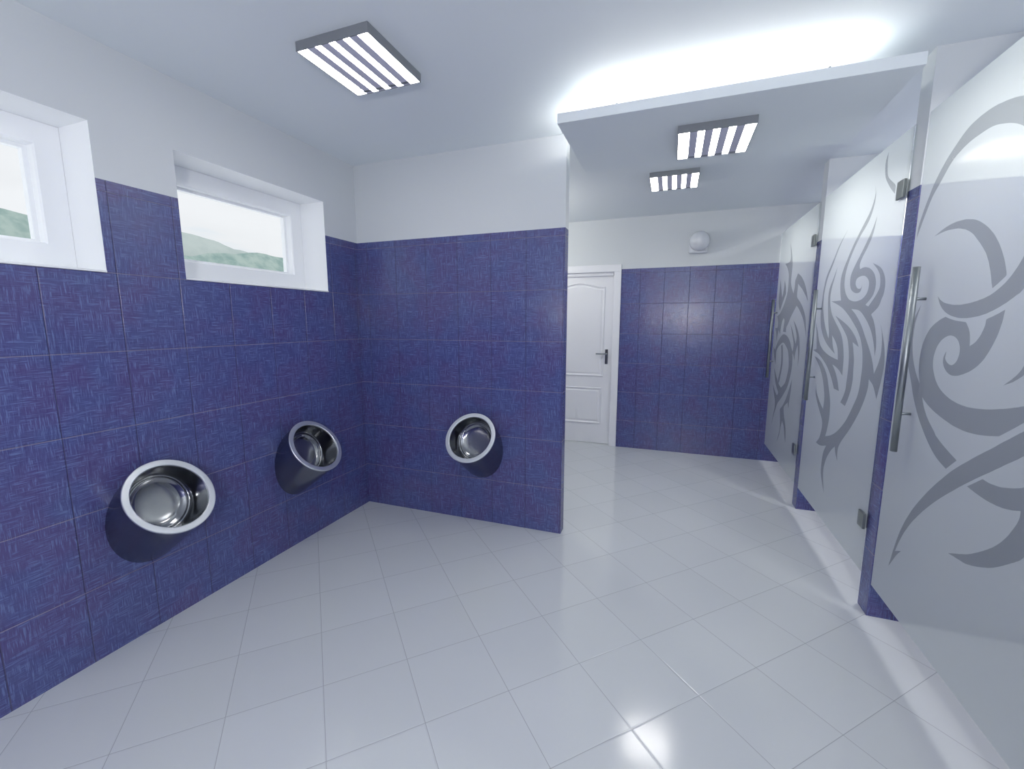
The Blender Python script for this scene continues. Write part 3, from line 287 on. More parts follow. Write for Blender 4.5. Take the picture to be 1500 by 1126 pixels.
  [(0.488,1.979),(0.508,1.968),(0.532,1.954),(0.558,1.94),(0.585,1.924),(0.608,1.908),(0.63,1.891),(0.649,1.874),(0.668,1.855),(0.686,1.837),(0.705,1.82),(0.724,1.803),(0.744,1.786),(0.764,1.77),(0.781,1.754),(0.796,1.737),(0.807,1.721),(0.816,1.705),(0.822,1.689),(0.827,1.672),(0.832,1.656),(0.835,1.639),(0.838,1.621),(0.839,1.604),(0.84,1.587),(0.841,1.571),(0.843,1.557),(0.845,1.544),(0.847,1.532),(0.848,1.52),(0.848,1.508),(0.847,1.497),(0.845,1.486),(0.843,1.476),(0.839,1.465),(0.835,1.453),(0.83,1.441),(0.825,1.429),(0.819,1.416),(0.811,1.403),(0.802,1.39),(0.79,1.377),(0.777,1.365),(0.762,1.352),(0.746,1.34),(0.729,1.329),(0.711,1.318),(0.693,1.308),(0.673,1.299),(0.652,1.289),(0.629,1.28),(0.601,1.271),(0.571,1.261),(0.54,1.252),(0.512,1.244),(0.489,1.237),(0.497,1.244),(0.507,1.252),(0.518,1.261),(0.528,1.271),(0.538,1.282),(0.546,1.295),(0.554,1.309),(0.561,1.324),(0.568,1.338),(0.574,1.35),(0.562,1.344),(0.548,1.338),(0.533,1.331),(0.518,1.323),(0.505,1.315),(0.493,1.307),(0.481,1.299),(0.471,1.29),(0.461,1.281),(0.453,1.271),(0.446,1.258),(0.44,1.244),(0.435,1.23),(0.431,1.216),(0.427,1.205),(0.448,1.207),(0.473,1.208),(0.5,1.211),(0.527,1.213),(0.552,1.216),(0.574,1.218),(0.595,1.222),(0.616,1.225),(0.636,1.229),(0.656,1.233),(0.676,1.238),(0.696,1.242),(0.715,1.247),(0.734,1.253),(0.751,1.26),(0.767,1.267),(0.781,1.274),(0.795,1.282),(0.807,1.292),(0.82,1.303),(0.832,1.316),(0.844,1.331),(0.855,1.347),(0.866,1.363),(0.878,1.377),(0.891,1.391),(0.905,1.403),(0.919,1.416),(0.932,1.427),(0.944,1.436),(0.936,1.424),(0.927,1.41),(0.918,1.395),(0.909,1.379),(0.901,1.365),(0.895,1.352),(0.889,1.338),(0.885,1.325),(0.88,1.313),(0.876,1.3),(0.872,1.289),(0.868,1.277),(0.865,1.266),(0.862,1.256),(0.859,1.248),(0.934,1.236),(0.924,1.235),(0.911,1.233),(0.898,1.23),(0.884,1.228),(0.872,1.226),(0.859,1.224),(0.846,1.223),(0.833,1.221),(0.822,1.22),(0.812,1.218),(0.787,1.211),(0.758,1.202),(0.727,1.193),(0.698,1.183),(0.672,1.174),(0.649,1.165),(0.629,1.156),(0.609,1.147),(0.591,1.138),(0.573,1.128),(0.555,1.117),(0.538,1.106),(0.522,1.094),(0.506,1.083),(0.492,1.072),(0.478,1.06),(0.464,1.047),(0.452,1.035),(0.443,1.026),(0.439,1.022),(0.443,1.026),(0.453,1.037),(0.467,1.05),(0.478,1.06),(0.482,1.063),(0.477,1.056),(0.466,1.043),(0.453,1.026),(0.439,1.01),(0.428,0.995),(0.418,0.983),(0.409,0.972),(0.401,0.962),(0.393,0.951),(0.386,0.941),(0.38,0.931),(0.374,0.921),(0.369,0.911),(0.365,0.901),(0.362,0.892),(0.361,0.882),(0.361,0.872),(0.362,0.862),(0.364,0.852),(0.366,0.843),(0.368,0.836),(0.371,0.828),(0.374,0.821),(0.377,0.815),(0.379,0.81),(0.363,0.824),(0.344,0.841),(0.325,0.859),(0.306,0.876),(0.289,0.893),(0.274,0.909),(0.26,0.924),(0.248,0.939),(0.236,0.954),(0.225,0.97),(0.214,0.985),(0.205,1),(0.196,1.016),(0.188,1.031),(0.181,1.046),(0.176,1.06),(0.172,1.075),(0.17,1.089),(0.168,1.102),(0.167,1.116),(0.167,1.128),(0.168,1.141),(0.171,1.154),(0.173,1.165),(0.175,1.176),(0.175,1.185),(0.175,1.192),(0.175,1.2),(0.176,1.207),(0.178,1.216),(0.181,1.226),(0.185,1.237),(0.189,1.248),(0.195,1.26),(0.2,1.271),(0.205,1.282),(0.211,1.293),(0.216,1.303),(0.222,1.313),(0.226,1.321),(0.219,1.319),(0.21,1.317),(0.2,1.314),(0.19,1.312),(0.18,1.309),(0.171,1.307),(0.162,1.305),(0.152,1.302),(0.144,1.3),(0.136,1.299),(0.143,1.305),(0.15,1.313),(0.158,1.321),(0.167,1.33),(0.177,1.338),(0.187,1.345),(0.197,1.352),(0.209,1.359),(0.222,1.366),(0.235,1.373),(0.25,1.381),(0.266,1.388),(0.284,1.396),(0.302,1.403),(0.322,1.411),(0.344,1.418),(0.368,1.425),(0.392,1.432),(0.417,1.439),(0.441,1.445),(0.465,1.452),(0.489,1.458),(0.512,1.463),(0.534,1.469),(0.553,1.473),(0.538,1.466),(0.521,1.458),(0.502,1.449),(0.483,1.439),(0.466,1.43),(0.448,1.421),(0.431,1.412),(0.414,1.403),(0.397,1.394),(0.382,1.385),(0.367,1.377),(0.352,1.368),(0.339,1.36),(0.326,1.351),(0.315,1.342),(0.306,1.333),(0.299,1.324),(0.293,1.315),(0.288,1.305),(0.282,1.295),(0.276,1.284),(0.271,1.272),(0.266,1.259),(0.261,1.246),(0.257,1.233),(0.255,1.219),(0.252,1.205),(0.251,1.19),(0.25,1.176),(0.249,1.161),(0.249,1.146),(0.25,1.13),(0.251,1.114),(0.253,1.099),(0.254,1.087),(0.254,1.077),(0.254,1.069),(0.253,1.063),(0.254,1.056),(0.256,1.049),(0.259,1.041),(0.263,1.032),(0.267,1.023),(0.273,1.014),(0.278,1.005),(0.285,0.996),(0.292,0.987),(0.3,0.978),(0.307,0.969),(0.313,0.962),(0.315,0.967),(0.317,0.972),(0.32,0.978),(0.323,0.984),(0.327,0.991),(0.333,0.998),(0.339,1.007),(0.347,1.015),(0.354,1.024),(0.362,1.033),(0.369,1.043),(0.375,1.053),(0.382,1.063),(0.39,1.074),(0.398,1.084),(0.407,1.093),(0.416,1.103),(0.426,1.112),(0.437,1.121),(0.449,1.13),(0.461,1.139),(0.475,1.147),(0.49,1.156),(0.503,1.163),(0.514,1.17),(0.502,1.168),(0.488,1.167),(0.472,1.164),(0.457,1.162),(0.443,1.159),(0.429,1.156),(0.416,1.153),(0.403,1.15),(0.391,1.146),(0.379,1.142),(0.368,1.138),(0.357,1.133),(0.346,1.128),(0.336,1.124),(0.328,1.12),(0.328,1.128),(0.329,1.137),(0.33,1.147),(0.33,1.157),(0.331,1.168),(0.332,1.178),(0.332,1.189),(0.333,1.2),(0.334,1.211),(0.336,1.222),(0.339,1.234),(0.343,1.245),(0.347,1.257),(0.352,1.269),(0.358,1.281),(0.364,1.293),(0.371,1.305),(0.379,1.317),(0.387,1.329),(0.396,1.34),(0.405,1.349),(0.415,1.358),(0.426,1.367),(0.438,1.375),(0.452,1.384),(0.468,1.394),(0.485,1.404),(0.505,1.415),(0.524,1.425),(0.541,1.435),(0.558,1.445),(0.575,1.455),(0.591,1.465),(0.605,1.474),(0.618,1.484),(0.629,1.495),(0.639,1.506),(0.647,1.518),(0.653,1.527),(0.658,1.534),(0.66,1.53),(0.663,1.539),(0.668,1.55),(0.674,1.564),(0.678,1.578),(0.68,1.591),(0.681,1.603),(0.68,1.614),(0.677,1.626),(0.674,1.637),(0.669,1.65),(0.663,1.664),(0.654,1.678),(0.645,1.693),(0.636,1.708),(0.628,1.721),(0.621,1.733),(0.616,1.745),(0.61,1.756),(0.606,1.767),(0.602,1.775),(0.611,1.765),(0.621,1.753),(0.633,1.74),(0.645,1.726),(0.657,1.713),(0.669,1.7),(0.682,1.687),(0.695,1.674),(0.706,1.661),(0.714,1.648),(0.719,1.635),(0.722,1.622),(0.722,1.609),(0.722,1.596),(0.721,1.582),(0.718,1.569),(0.715,1.555),(0.71,1.54),(0.705,1.525),(0.7,1.51),(0.694,1.493),(0.688,1.475),(0.681,1.457),(0.675,1.44),(0.668,1.425),(0.662,1.412),(0.656,1.4),(0.649,1.39),(0.644,1.38),(0.64,1.37),(0.637,1.36),(0.636,1.351),(0.635,1.342),(0.635,1.334),(0.635,1.327),(0.642,1.332),(0.65,1.339),(0.659,1.346),(0.669,1.355),(0.68,1.364),(0.691,1.374),(0.704,1.385),(0.716,1.397),(0.729,1.411),(0.742,1.425),(0.753,1.44),(0.765,1.457),(0.776,1.475),(0.786,1.493),(0.795,1.51),(0.801,1.528),(0.806,1.547),(0.809,1.565),(0.811,1.581),(0.813,1.596),(0.814,1.606),(0.814,1.614),(0.813,1.62),(0.812,1.627),(0.808,1.637),(0.804,1.651),(0.799,1.667),(0.793,1.684),(0.784,1.701),(0.773,1.718),(0.759,1.736),(0.742,1.753),(0.723,1.77),(0.704,1.788),(0.685,1.806),(0.667,1.826),(0.649,1.845),(0.63,1.865),(0.612,1.885),(0.592,1.903),(0.571,1.92),(0.548,1.937),(0.526,1.953),(0.505,1.967)],
  [(0.157,2.14),(0.153,2.131),(0.149,2.121),(0.144,2.109),(0.141,2.097),(0.142,2.085),(0.145,2.072),(0.151,2.059),(0.158,2.045),(0.168,2.031),(0.18,2.017),(0.194,2.004),(0.211,1.991),(0.229,1.978),(0.249,1.964),(0.268,1.951),(0.287,1.937),(0.307,1.923),(0.326,1.908),(0.346,1.893),(0.364,1.879),(0.38,1.865),(0.395,1.851),(0.41,1.837),(0.424,1.823),(0.437,1.809),(0.451,1.794),(0.465,1.78),(0.479,1.766),(0.49,1.752),(0.5,1.739),(0.508,1.727),(0.513,1.717),(0.517,1.707),(0.519,1.696),(0.52,1.685),(0.52,1.672),(0.518,1.658),(0.515,1.644),(0.511,1.631),(0.507,1.618),(0.502,1.606),(0.496,1.594),(0.49,1.582),(0.484,1.572),(0.479,1.563),(0.651,1.565),(0.63,1.561),(0.606,1.556),(0.58,1.551),(0.553,1.545),(0.528,1.539),(0.502,1.533),(0.477,1.526),(0.452,1.519),(0.427,1.511),(0.403,1.502),(0.376,1.491),(0.347,1.478),(0.32,1.466),(0.297,1.454),(0.281,1.447),(0.275,1.444),(0.282,1.446),(0.268,1.438),(0.25,1.429),(0.23,1.418),(0.211,1.407),(0.194,1.398),(0.18,1.388),(0.167,1.379),(0.155,1.37),(0.144,1.361),(0.134,1.353),(0.126,1.345),(0.119,1.337),(0.112,1.329),(0.106,1.321),(0.101,1.313),(0.095,1.305),(0.09,1.297),(0.085,1.289),(0.081,1.28),(0.077,1.269),(0.073,1.257),(0.069,1.244),(0.066,1.231),(0.063,1.217),(0.061,1.203),(0.06,1.189),(0.059,1.175),(0.06,1.161),(0.061,1.148),(0.061,1.135),(0.062,1.122),(0.063,1.11),(0.064,1.098),(0.065,1.087),(0.067,1.076),(0.07,1.066),(0.072,1.058),(0.075,1.049),(0.079,1.04),(0.084,1.03),(0.091,1.02),(0.098,1.008),(0.107,0.996),(0.117,0.983),(0.127,0.968),(0.139,0.952),(0.152,0.934),(0.167,0.916),(0.182,0.897),(0.198,0.879),(0.216,0.862),(0.236,0.845),(0.256,0.829),(0.277,0.813),(0.297,0.799),(0.316,0.786),(0.335,0.774),(0.354,0.764),(0.374,0.754),(0.394,0.745),(0.416,0.736),(0.44,0.728),(0.464,0.72),(0.486,0.714),(0.506,0.708),(0.502,0.718),(0.497,0.729),(0.492,0.742),(0.487,0.755),(0.483,0.769),(0.479,0.783),(0.475,0.797),(0.472,0.812),(0.47,0.828),(0.468,0.843),(0.469,0.858),(0.47,0.874),(0.472,0.89),(0.475,0.905),(0.477,0.918),(0.481,0.929),(0.484,0.938),(0.488,0.947),(0.493,0.955),(0.498,0.963),(0.503,0.972),(0.508,0.98),(0.514,0.989),(0.52,0.998),(0.528,1.009),(0.537,1.022),(0.548,1.037),(0.559,1.053),(0.571,1.069),(0.584,1.082),(0.597,1.095),(0.611,1.106),(0.626,1.116),(0.642,1.126),(0.659,1.136),(0.678,1.145),(0.697,1.155),(0.718,1.164),(0.739,1.171),(0.762,1.178),(0.787,1.183),(0.814,1.187),(0.842,1.19),(0.868,1.193),(0.891,1.195),(0.869,1.185),(0.842,1.173),(0.815,1.161),(0.789,1.148),(0.767,1.137),(0.749,1.127),(0.734,1.117),(0.721,1.107),(0.709,1.097),(0.696,1.086),(0.685,1.076),(0.674,1.066),(0.663,1.055),(0.653,1.043),(0.644,1.03),(0.633,1.015),(0.623,0.999),(0.613,0.981),(0.604,0.964),(0.598,0.947),(0.596,0.93),(0.596,0.913),(0.597,0.896),(0.599,0.88),(0.6,0.867),(0.615,0.874),(0.634,0.881),(0.654,0.89),(0.674,0.9),(0.693,0.909),(0.71,0.92),(0.728,0.931),(0.744,0.942),(0.759,0.954),(0.771,0.965),(0.779,0.976),(0.785,0.987),(0.788,0.997),(0.791,1.007),(0.794,1.015),(0.793,1.002),(0.793,0.988),(0.792,0.972),(0.789,0.956),(0.782,0.94),(0.771,0.926),(0.757,0.912),(0.74,0.898),(0.722,0.884),(0.704,0.87),(0.684,0.855),(0.662,0.84),(0.64,0.826),(0.62,0.812),(0.605,0.8),(0.596,0.789),(0.59,0.78),(0.587,0.771),(0.586,0.762),(0.586,0.752),(0.587,0.742),(0.589,0.73),(0.593,0.718),(0.598,0.707),(0.602,0.697),(0.606,0.688),(0.61,0.681),(0.614,0.674),(0.619,0.668),(0.625,0.661),(0.633,0.654),(0.643,0.646),(0.654,0.638),(0.664,0.631),(0.673,0.624),(0.663,0.624),(0.651,0.623),(0.639,0.623),(0.626,0.623),(0.613,0.623),(0.601,0.624),(0.588,0.626),(0.575,0.628),(0.562,0.63),(0.548,0.633),(0.533,0.637),(0.516,0.642),(0.5,0.647),(0.485,0.651),(0.473,0.655),(0.48,0.645),(0.489,0.634),(0.499,0.622),(0.507,0.609),(0.514,0.595),(0.518,0.581),(0.521,0.565),(0.522,0.549),(0.523,0.534),(0.523,0.519),(0.523,0.505),(0.523,0.493),(0.522,0.48),(0.519,0.468),(0.514,0.455),(0.506,0.442),(0.495,0.429),(0.483,0.416),(0.471,0.404),(0.461,0.393),(0.452,0.384),(0.444,0.376),(0.436,0.369),(0.43,0.362),(0.424,0.357),(0.431,0.371),(0.44,0.389),(0.45,0.408),(0.459,0.426),(0.466,0.442),(0.47,0.456),(0.474,0.469),(0.475,0.48),(0.476,0.492),(0.475,0.505),(0.472,0.519),(0.467,0.534),(0.461,0.55),(0.453,0.565),(0.445,0.579),(0.434,0.594),(0.422,0.608),(0.41,0.622),(0.396,0.635),(0.384,0.647),(0.371,0.657),(0.358,0.667),(0.345,0.675),(0.333,0.683),(0.323,0.69),(0.321,0.684),(0.318,0.677),(0.315,0.67),(0.311,0.663),(0.305,0.655),(0.298,0.648),(0.288,0.64),(0.278,0.632),(0.269,0.624),(0.261,0.618),(0.263,0.625),(0.266,0.633),(0.269,0.641),(0.271,0.65),(0.273,0.658),(0.273,0.666),(0.273,0.674),(0.273,0.682),(0.271,0.691),(0.267,0.7),(0.262,0.709),(0.257,0.717),(0.25,0.726),(0.24,0.737),(0.228,0.75),(0.213,0.765),(0.195,0.782),(0.175,0.8),(0.155,0.818),(0.137,0.836),(0.119,0.855),(0.102,0.873),(0.085,0.891),(0.07,0.91),(0.055,0.928),(0.041,0.946),(0.027,0.964),(0.015,0.982),(0.004,0.999),(-0.006,1.016),(-0.015,1.033),(-0.023,1.05),(-0.03,1.067),(-0.035,1.082),(-0.039,1.096),(-0.041,1.108),(-0.041,1.118),(-0.04,1.128),(-0.039,1.136),(-0.039,1.144),(-0.049,1.139),(-0.061,1.135),(-0.074,1.129),(-0.087,1.123),(-0.098,1.115),(-0.109,1.105),(-0.12,1.093),(-0.131,1.08),(-0.141,1.068),(-0.149,1.057),(-0.152,1.069),(-0.157,1.082),(-0.161,1.096),(-0.165,1.111),(-0.169,1.125),(-0.173,1.139),(-0.177,1.154),(-0.18,1.169),(-0.183,1.183),(-0.185,1.196),(-0.187,1.207),(-0.188,1.217),(-0.188,1.226),(-0.188,1.236),(-0.187,1.246),(-0.185,1.258),(-0.183,1.27),(-0.179,1.282),(-0.175,1.294),(-0.171,1.306),(-0.167,1.316),(-0.162,1.327),(-0.156,1.337),(-0.15,1.347),(-0.144,1.357),(-0.137,1.368),(-0.13,1.378),(-0.123,1.389),(-0.115,1.4),(-0.107,1.41),(-0.097,1.419),(-0.087,1.429),(-0.076,1.439),(-0.066,1.447),(-0.057,1.455),(-0.066,1.447),(-0.077,1.437),(-0.089,1.427),(-0.099,1.416),(-0.108,1.405),(-0.115,1.395),(-0.121,1.383),(-0.125,1.372),(-0.129,1.36),(-0.133,1.349),(-0.135,1.337),(-0.138,1.324),(-0.139,1.311),(-0.14,1.299),(-0.14,1.288),(-0.139,1.277),(-0.137,1.267),(-0.134,1.257),(-0.13,1.247),(-0.126,1.237),(-0.12,1.225),(-0.112,1.212),(-0.104,1.199),(-0.096,1.187),(-0.089,1.176),(-0.086,1.183),(-0.083,1.19),(-0.079,1.198),(-0.074,1.206),(-0.069,1.215),(-0.064,1.223),(-0.058,1.232),(-0.051,1.241),(-0.045,1.25),(-0.037,1.259),(-0.028,1.269),(-0.019,1.279),(-0.008,1.289),(0.002,1.299),(0.013,1.309),(0.024,1.319),(0.035,1.329),(0.046,1.339),(0.058,1.349),(0.069,1.359),(0.081,1.37),(0.092,1.38),(0.103,1.391),(0.115,1.401),(0.128,1.412),(0.144,1.423),(0.161,1.435),(0.178,1.446),(0.196,1.457),(0.214,1.467),(0.231,1.477),(0.25,1.485),(0.268,1.493),(0.284,1.5),(0.299,1.507),(0.277,1.505),(0.251,1.503),(0.225,1.501),(0.198,1.498),(0.174,1.492),(0.151,1.484),(0.129,1.473),(0.108,1.462),(0.088,1.45),(0.07,1.439),(0.054,1.429),(0.04,1.418),(0.027,1.408),(0.015,1.398),(0.003,1.387),(-0.007,1.376),(-0.017,1.364),(-0.026,1.353),(-0.035,1.341),(-0.043,1.328),(-0.051,1.315),(-0.058,1.301),(-0.064,1.287),(-0.07,1.273),(-0.076,1.262),(-0.076,1.272),(-0.077,1.284),(-0.078,1.296),(-0.078,1.309),(-0.076,1.321),(-0.073,1.334),(-0.069,1.347),(-0.064,1.36),(-0.058,1.372),(-0.052,1.384),(-0.046,1.395),(-0.04,1.406),(-0.033,1.416),(-0.026,1.425),(-0.019,1.434),(-0.011,1.443),(-0.002,1.451),(0.008,1.458),(0.016,1.465),(0.024,1.471),(0.01,1.478),(-0.007,1.485),(-0.024,1.493),(-0.04,1.501),(-0.052,1.509),(-0.06,1.517),(-0.066,1.526),(-0.071,1.535),(-0.075,1.543),(-0.079,1.549),(-0.082,1.554),(-0.085,1.556),(-0.088,1.558),(-0.09,1.561),(-0.092,1.566),(-0.094,1.575),(-0.096,1.585),(-0.097,1.596),(-0.098,1.608),(-0.096,1.618),(-0.094,1.628),(-0.089,1.638),(-0.084,1.647),(-0.078,1.656),(-0.07,1.665),(-0.062,1.673),(-0.053,1.681),(-0.043,1.689),(-0.032,1.696),(-0.018,1.703),(-0.001,1.71),(0.019,1.717),(0.041,1.724),(0.062,1.73),(0.079,1.736),(0.066,1.729),(0.051,1.72),(0.035,1.711),(0.02,1.702),(0.008,1.694),(-0.002,1.686),(-0.01,1.679),(-0.018,1.673),(-0.024,1.665),(-0.029,1.657),(-0.033,1.648),(-0.037,1.637),(-0.04,1.627),(-0.041,1.616),(-0.04,1.607),(-0.037,1.598),(-0.032,1.591),(-0.025,1.584),(-0.017,1.576),(-0.007,1.567),(0.006,1.557),(0.022,1.546),(0.039,1.534),(0.056,1.523),(0.07,1.513),(0.11,1.523),(0.096,1.53),(0.078,1.538),(0.061,1.547),(0.045,1.556),(0.032,1.565),(0.023,1.575),(0.017,1.586),(0.012,1.597),(0.01,1.608),(0.009,1.619),(0.011,1.63),(0.015,1.641),(0.021,1.652),(0.028,1.662),(0.036,1.672),(0.046,1.68),(0.058,1.688),(0.07,1.696),(0.084,1.702),(0.097,1.708),(0.111,1.713),(0.126,1.717),(0.142,1.72),(0.157,1.723),(0.172,1.725),(0.186,1.725),(0.2,1.725),(0.213,1.724),(0.226,1.722),(0.237,1.722),(0.239,1.726),(0.242,1.731),(0.245,1.736),(0.247,1.742),(0.246,1.748),(0.244,1.754),(0.241,1.76),(0.236,1.766),(0.229,1.773),(0.221,1.781),(0.211,1.79),(0.198,1.8),(0.184,1.811),(0.17,1.822),(0.158,1.833),(0.148,1.844),(0.137,1.854),(0.128,1.865),(0.119,1.877),(0.111,1.89),(0.105,1.905),(0.099,1.922),(0.094,1.94),(0.09,1.957),(0.086,1.971),(0.094,1.96),(0.103,1.947),(0.113,1.932),(0.124,1.918),(0.136,1.904),(0.149,1.89),(0.164,1.876),(0.18,1.862),(0.195,1.849),(0.209,1.837),(0.22,1.827),(0.23,1.819),(0.24,1.811),(0.249,1.804),(0.26,1.795),(0.272,1.785),(0.285,1.775),(0.299,1.764),(0.312,1.753),(0.323,1.743),(0.333,1.734),(0.342,1.725),(0.35,1.717),(0.356,1.708),(0.361,1.7),(0.364,1.691),(0.365,1.682),(0.365,1.673),(0.363,1.665),(0.361,1.657),(0.359,1.649),(0.355,1.641),(0.351,1.634),(0.345,1.627),(0.338,1.621),(0.33,1.616),(0.32,1.61),(0.31,1.606),(0.299,1.602),(0.288,1.599),(0.277,1.596),(0.265,1.594),(0.253,1.592),(0.241,1.592),(0.231,1.591),(0.222,1.592),(0.214,1.593),(0.206,1.595),(0.199,1.598),(0.193,1.602),(0.189,1.607),(0.186,1.614),(0.184,1.621),(0.182,1.628),(0.18,1.634),(0.183,1.63),(0.186,1.626),(0.189,1.621),(0.194,1.617),(0.199,1.615),(0.207,1.614),(0.215,1.613),(0.225,1.614),(0.234,1.616),(0.242,1.618),(0.251,1.622),(0.259,1.627),(0.266,1.633),(0.273,1.639),(0.277,1.645),(0.278,1.651),(0.278,1.656),(0.275,1.662),(0.272,1.668),(0.266,1.672),(0.259,1.675),(0.249,1.677),(0.238,1.679),(0.227,1.68),(0.216,1.681),(0.205,1.681),(0.193,1.681),(0.181,1.68),(0.169,1.679),(0.158,1.677),(0.147,1.673),(0.136,1.669),(0.125,1.664),(0.116,1.658),(0.108,1.653),(0.103,1.647),(0.098,1.641),(0.095,1.635),(0.094,1.628),(0.093,1.621),(0.094,1.614),(0.096,1.606),(0.099,1.598),(0.104,1.59),(0.11,1.583),(0.119,1.576),(0.129,1.57),(0.141,1.564),(0.154,1.559),(0.169,1.555),(0.185,1.552),(0.203,1.55),(0.222,1.548),(0.242,1.547),(0.261,1.548),(0.28,1.549),(0.299,1.552),(0.318,1.555),(0.337,1.559),(0.354,1.565),(0.37,1.572),(0.386,1.581),(0.4,1.591),(0.413,1.601),(0.424,1.612),(0.433,1.624),(0.441,1.635),(0.447,1.648),(0.451,1.66),(0.453,1.674),(0.453,1.688),(0.452,1.704),(0.448,1.719),(0.443,1.735),(0.435,1.751),(0.425,1.768),(0.412,1.785),(0.398,1.802),(0.383,1.818),(0.368,1.834),(0.353,1.848),(0.338,1.862),(0.323,1.875),(0.307,1.887),(0.289,1.9),(0.27,1.913),(0.248,1.925),(0.227,1.937),(0.207,1.95),(0.19,1.962),(0.177,1.974),(0.166,1.987),(0.157,2),(0.15,2.012),(0.144,2.024),(0.139,2.036),(0.135,2.048),(0.133,2.06),(0.132,2.071),(0.132,2.083),(0.135,2.095),(0.14,2.107),(0.146,2.119),(0.152,2.13)],
  [(0.038,2.26),(0.042,2.253),(0.048,2.245),(0.053,2.236),(0.058,2.226),(0.059,2.215),(0.059,2.202),(0.057,2.187),(0.053,2.171),(0.047,2.156),(0.04,2.141),(0.029,2.127),(0.016,2.113),(0.001,2.099),(-0.014,2.086),(-0.027,2.074),(-0.04,2.064),(-0.053,2.054),(-0.065,2.045),(-0.076,2.037),(-0.086,2.031),(-0.086,2.037),(-0.086,2.046),(-0.087,2.054),(-0.086,2.063),(-0.082,2.071),(-0.076,2.077),(-0.067,2.083),(-0.057,2.089),(-0.046,2.096),(-0.036,2.102),(-0.025,2.11),(-0.014,2.117),(-0.003,2.125),(0.007,2.134),(0.015,2.143),(0.021,2.154),(0.025,2.165),(0.029,2.177),(0.031,2.19),(0.034,2.202),(0.036,2.214),(0.037,2.227),(0.037,2.239),(0.038,2.25)],
 ],
 'D3': [
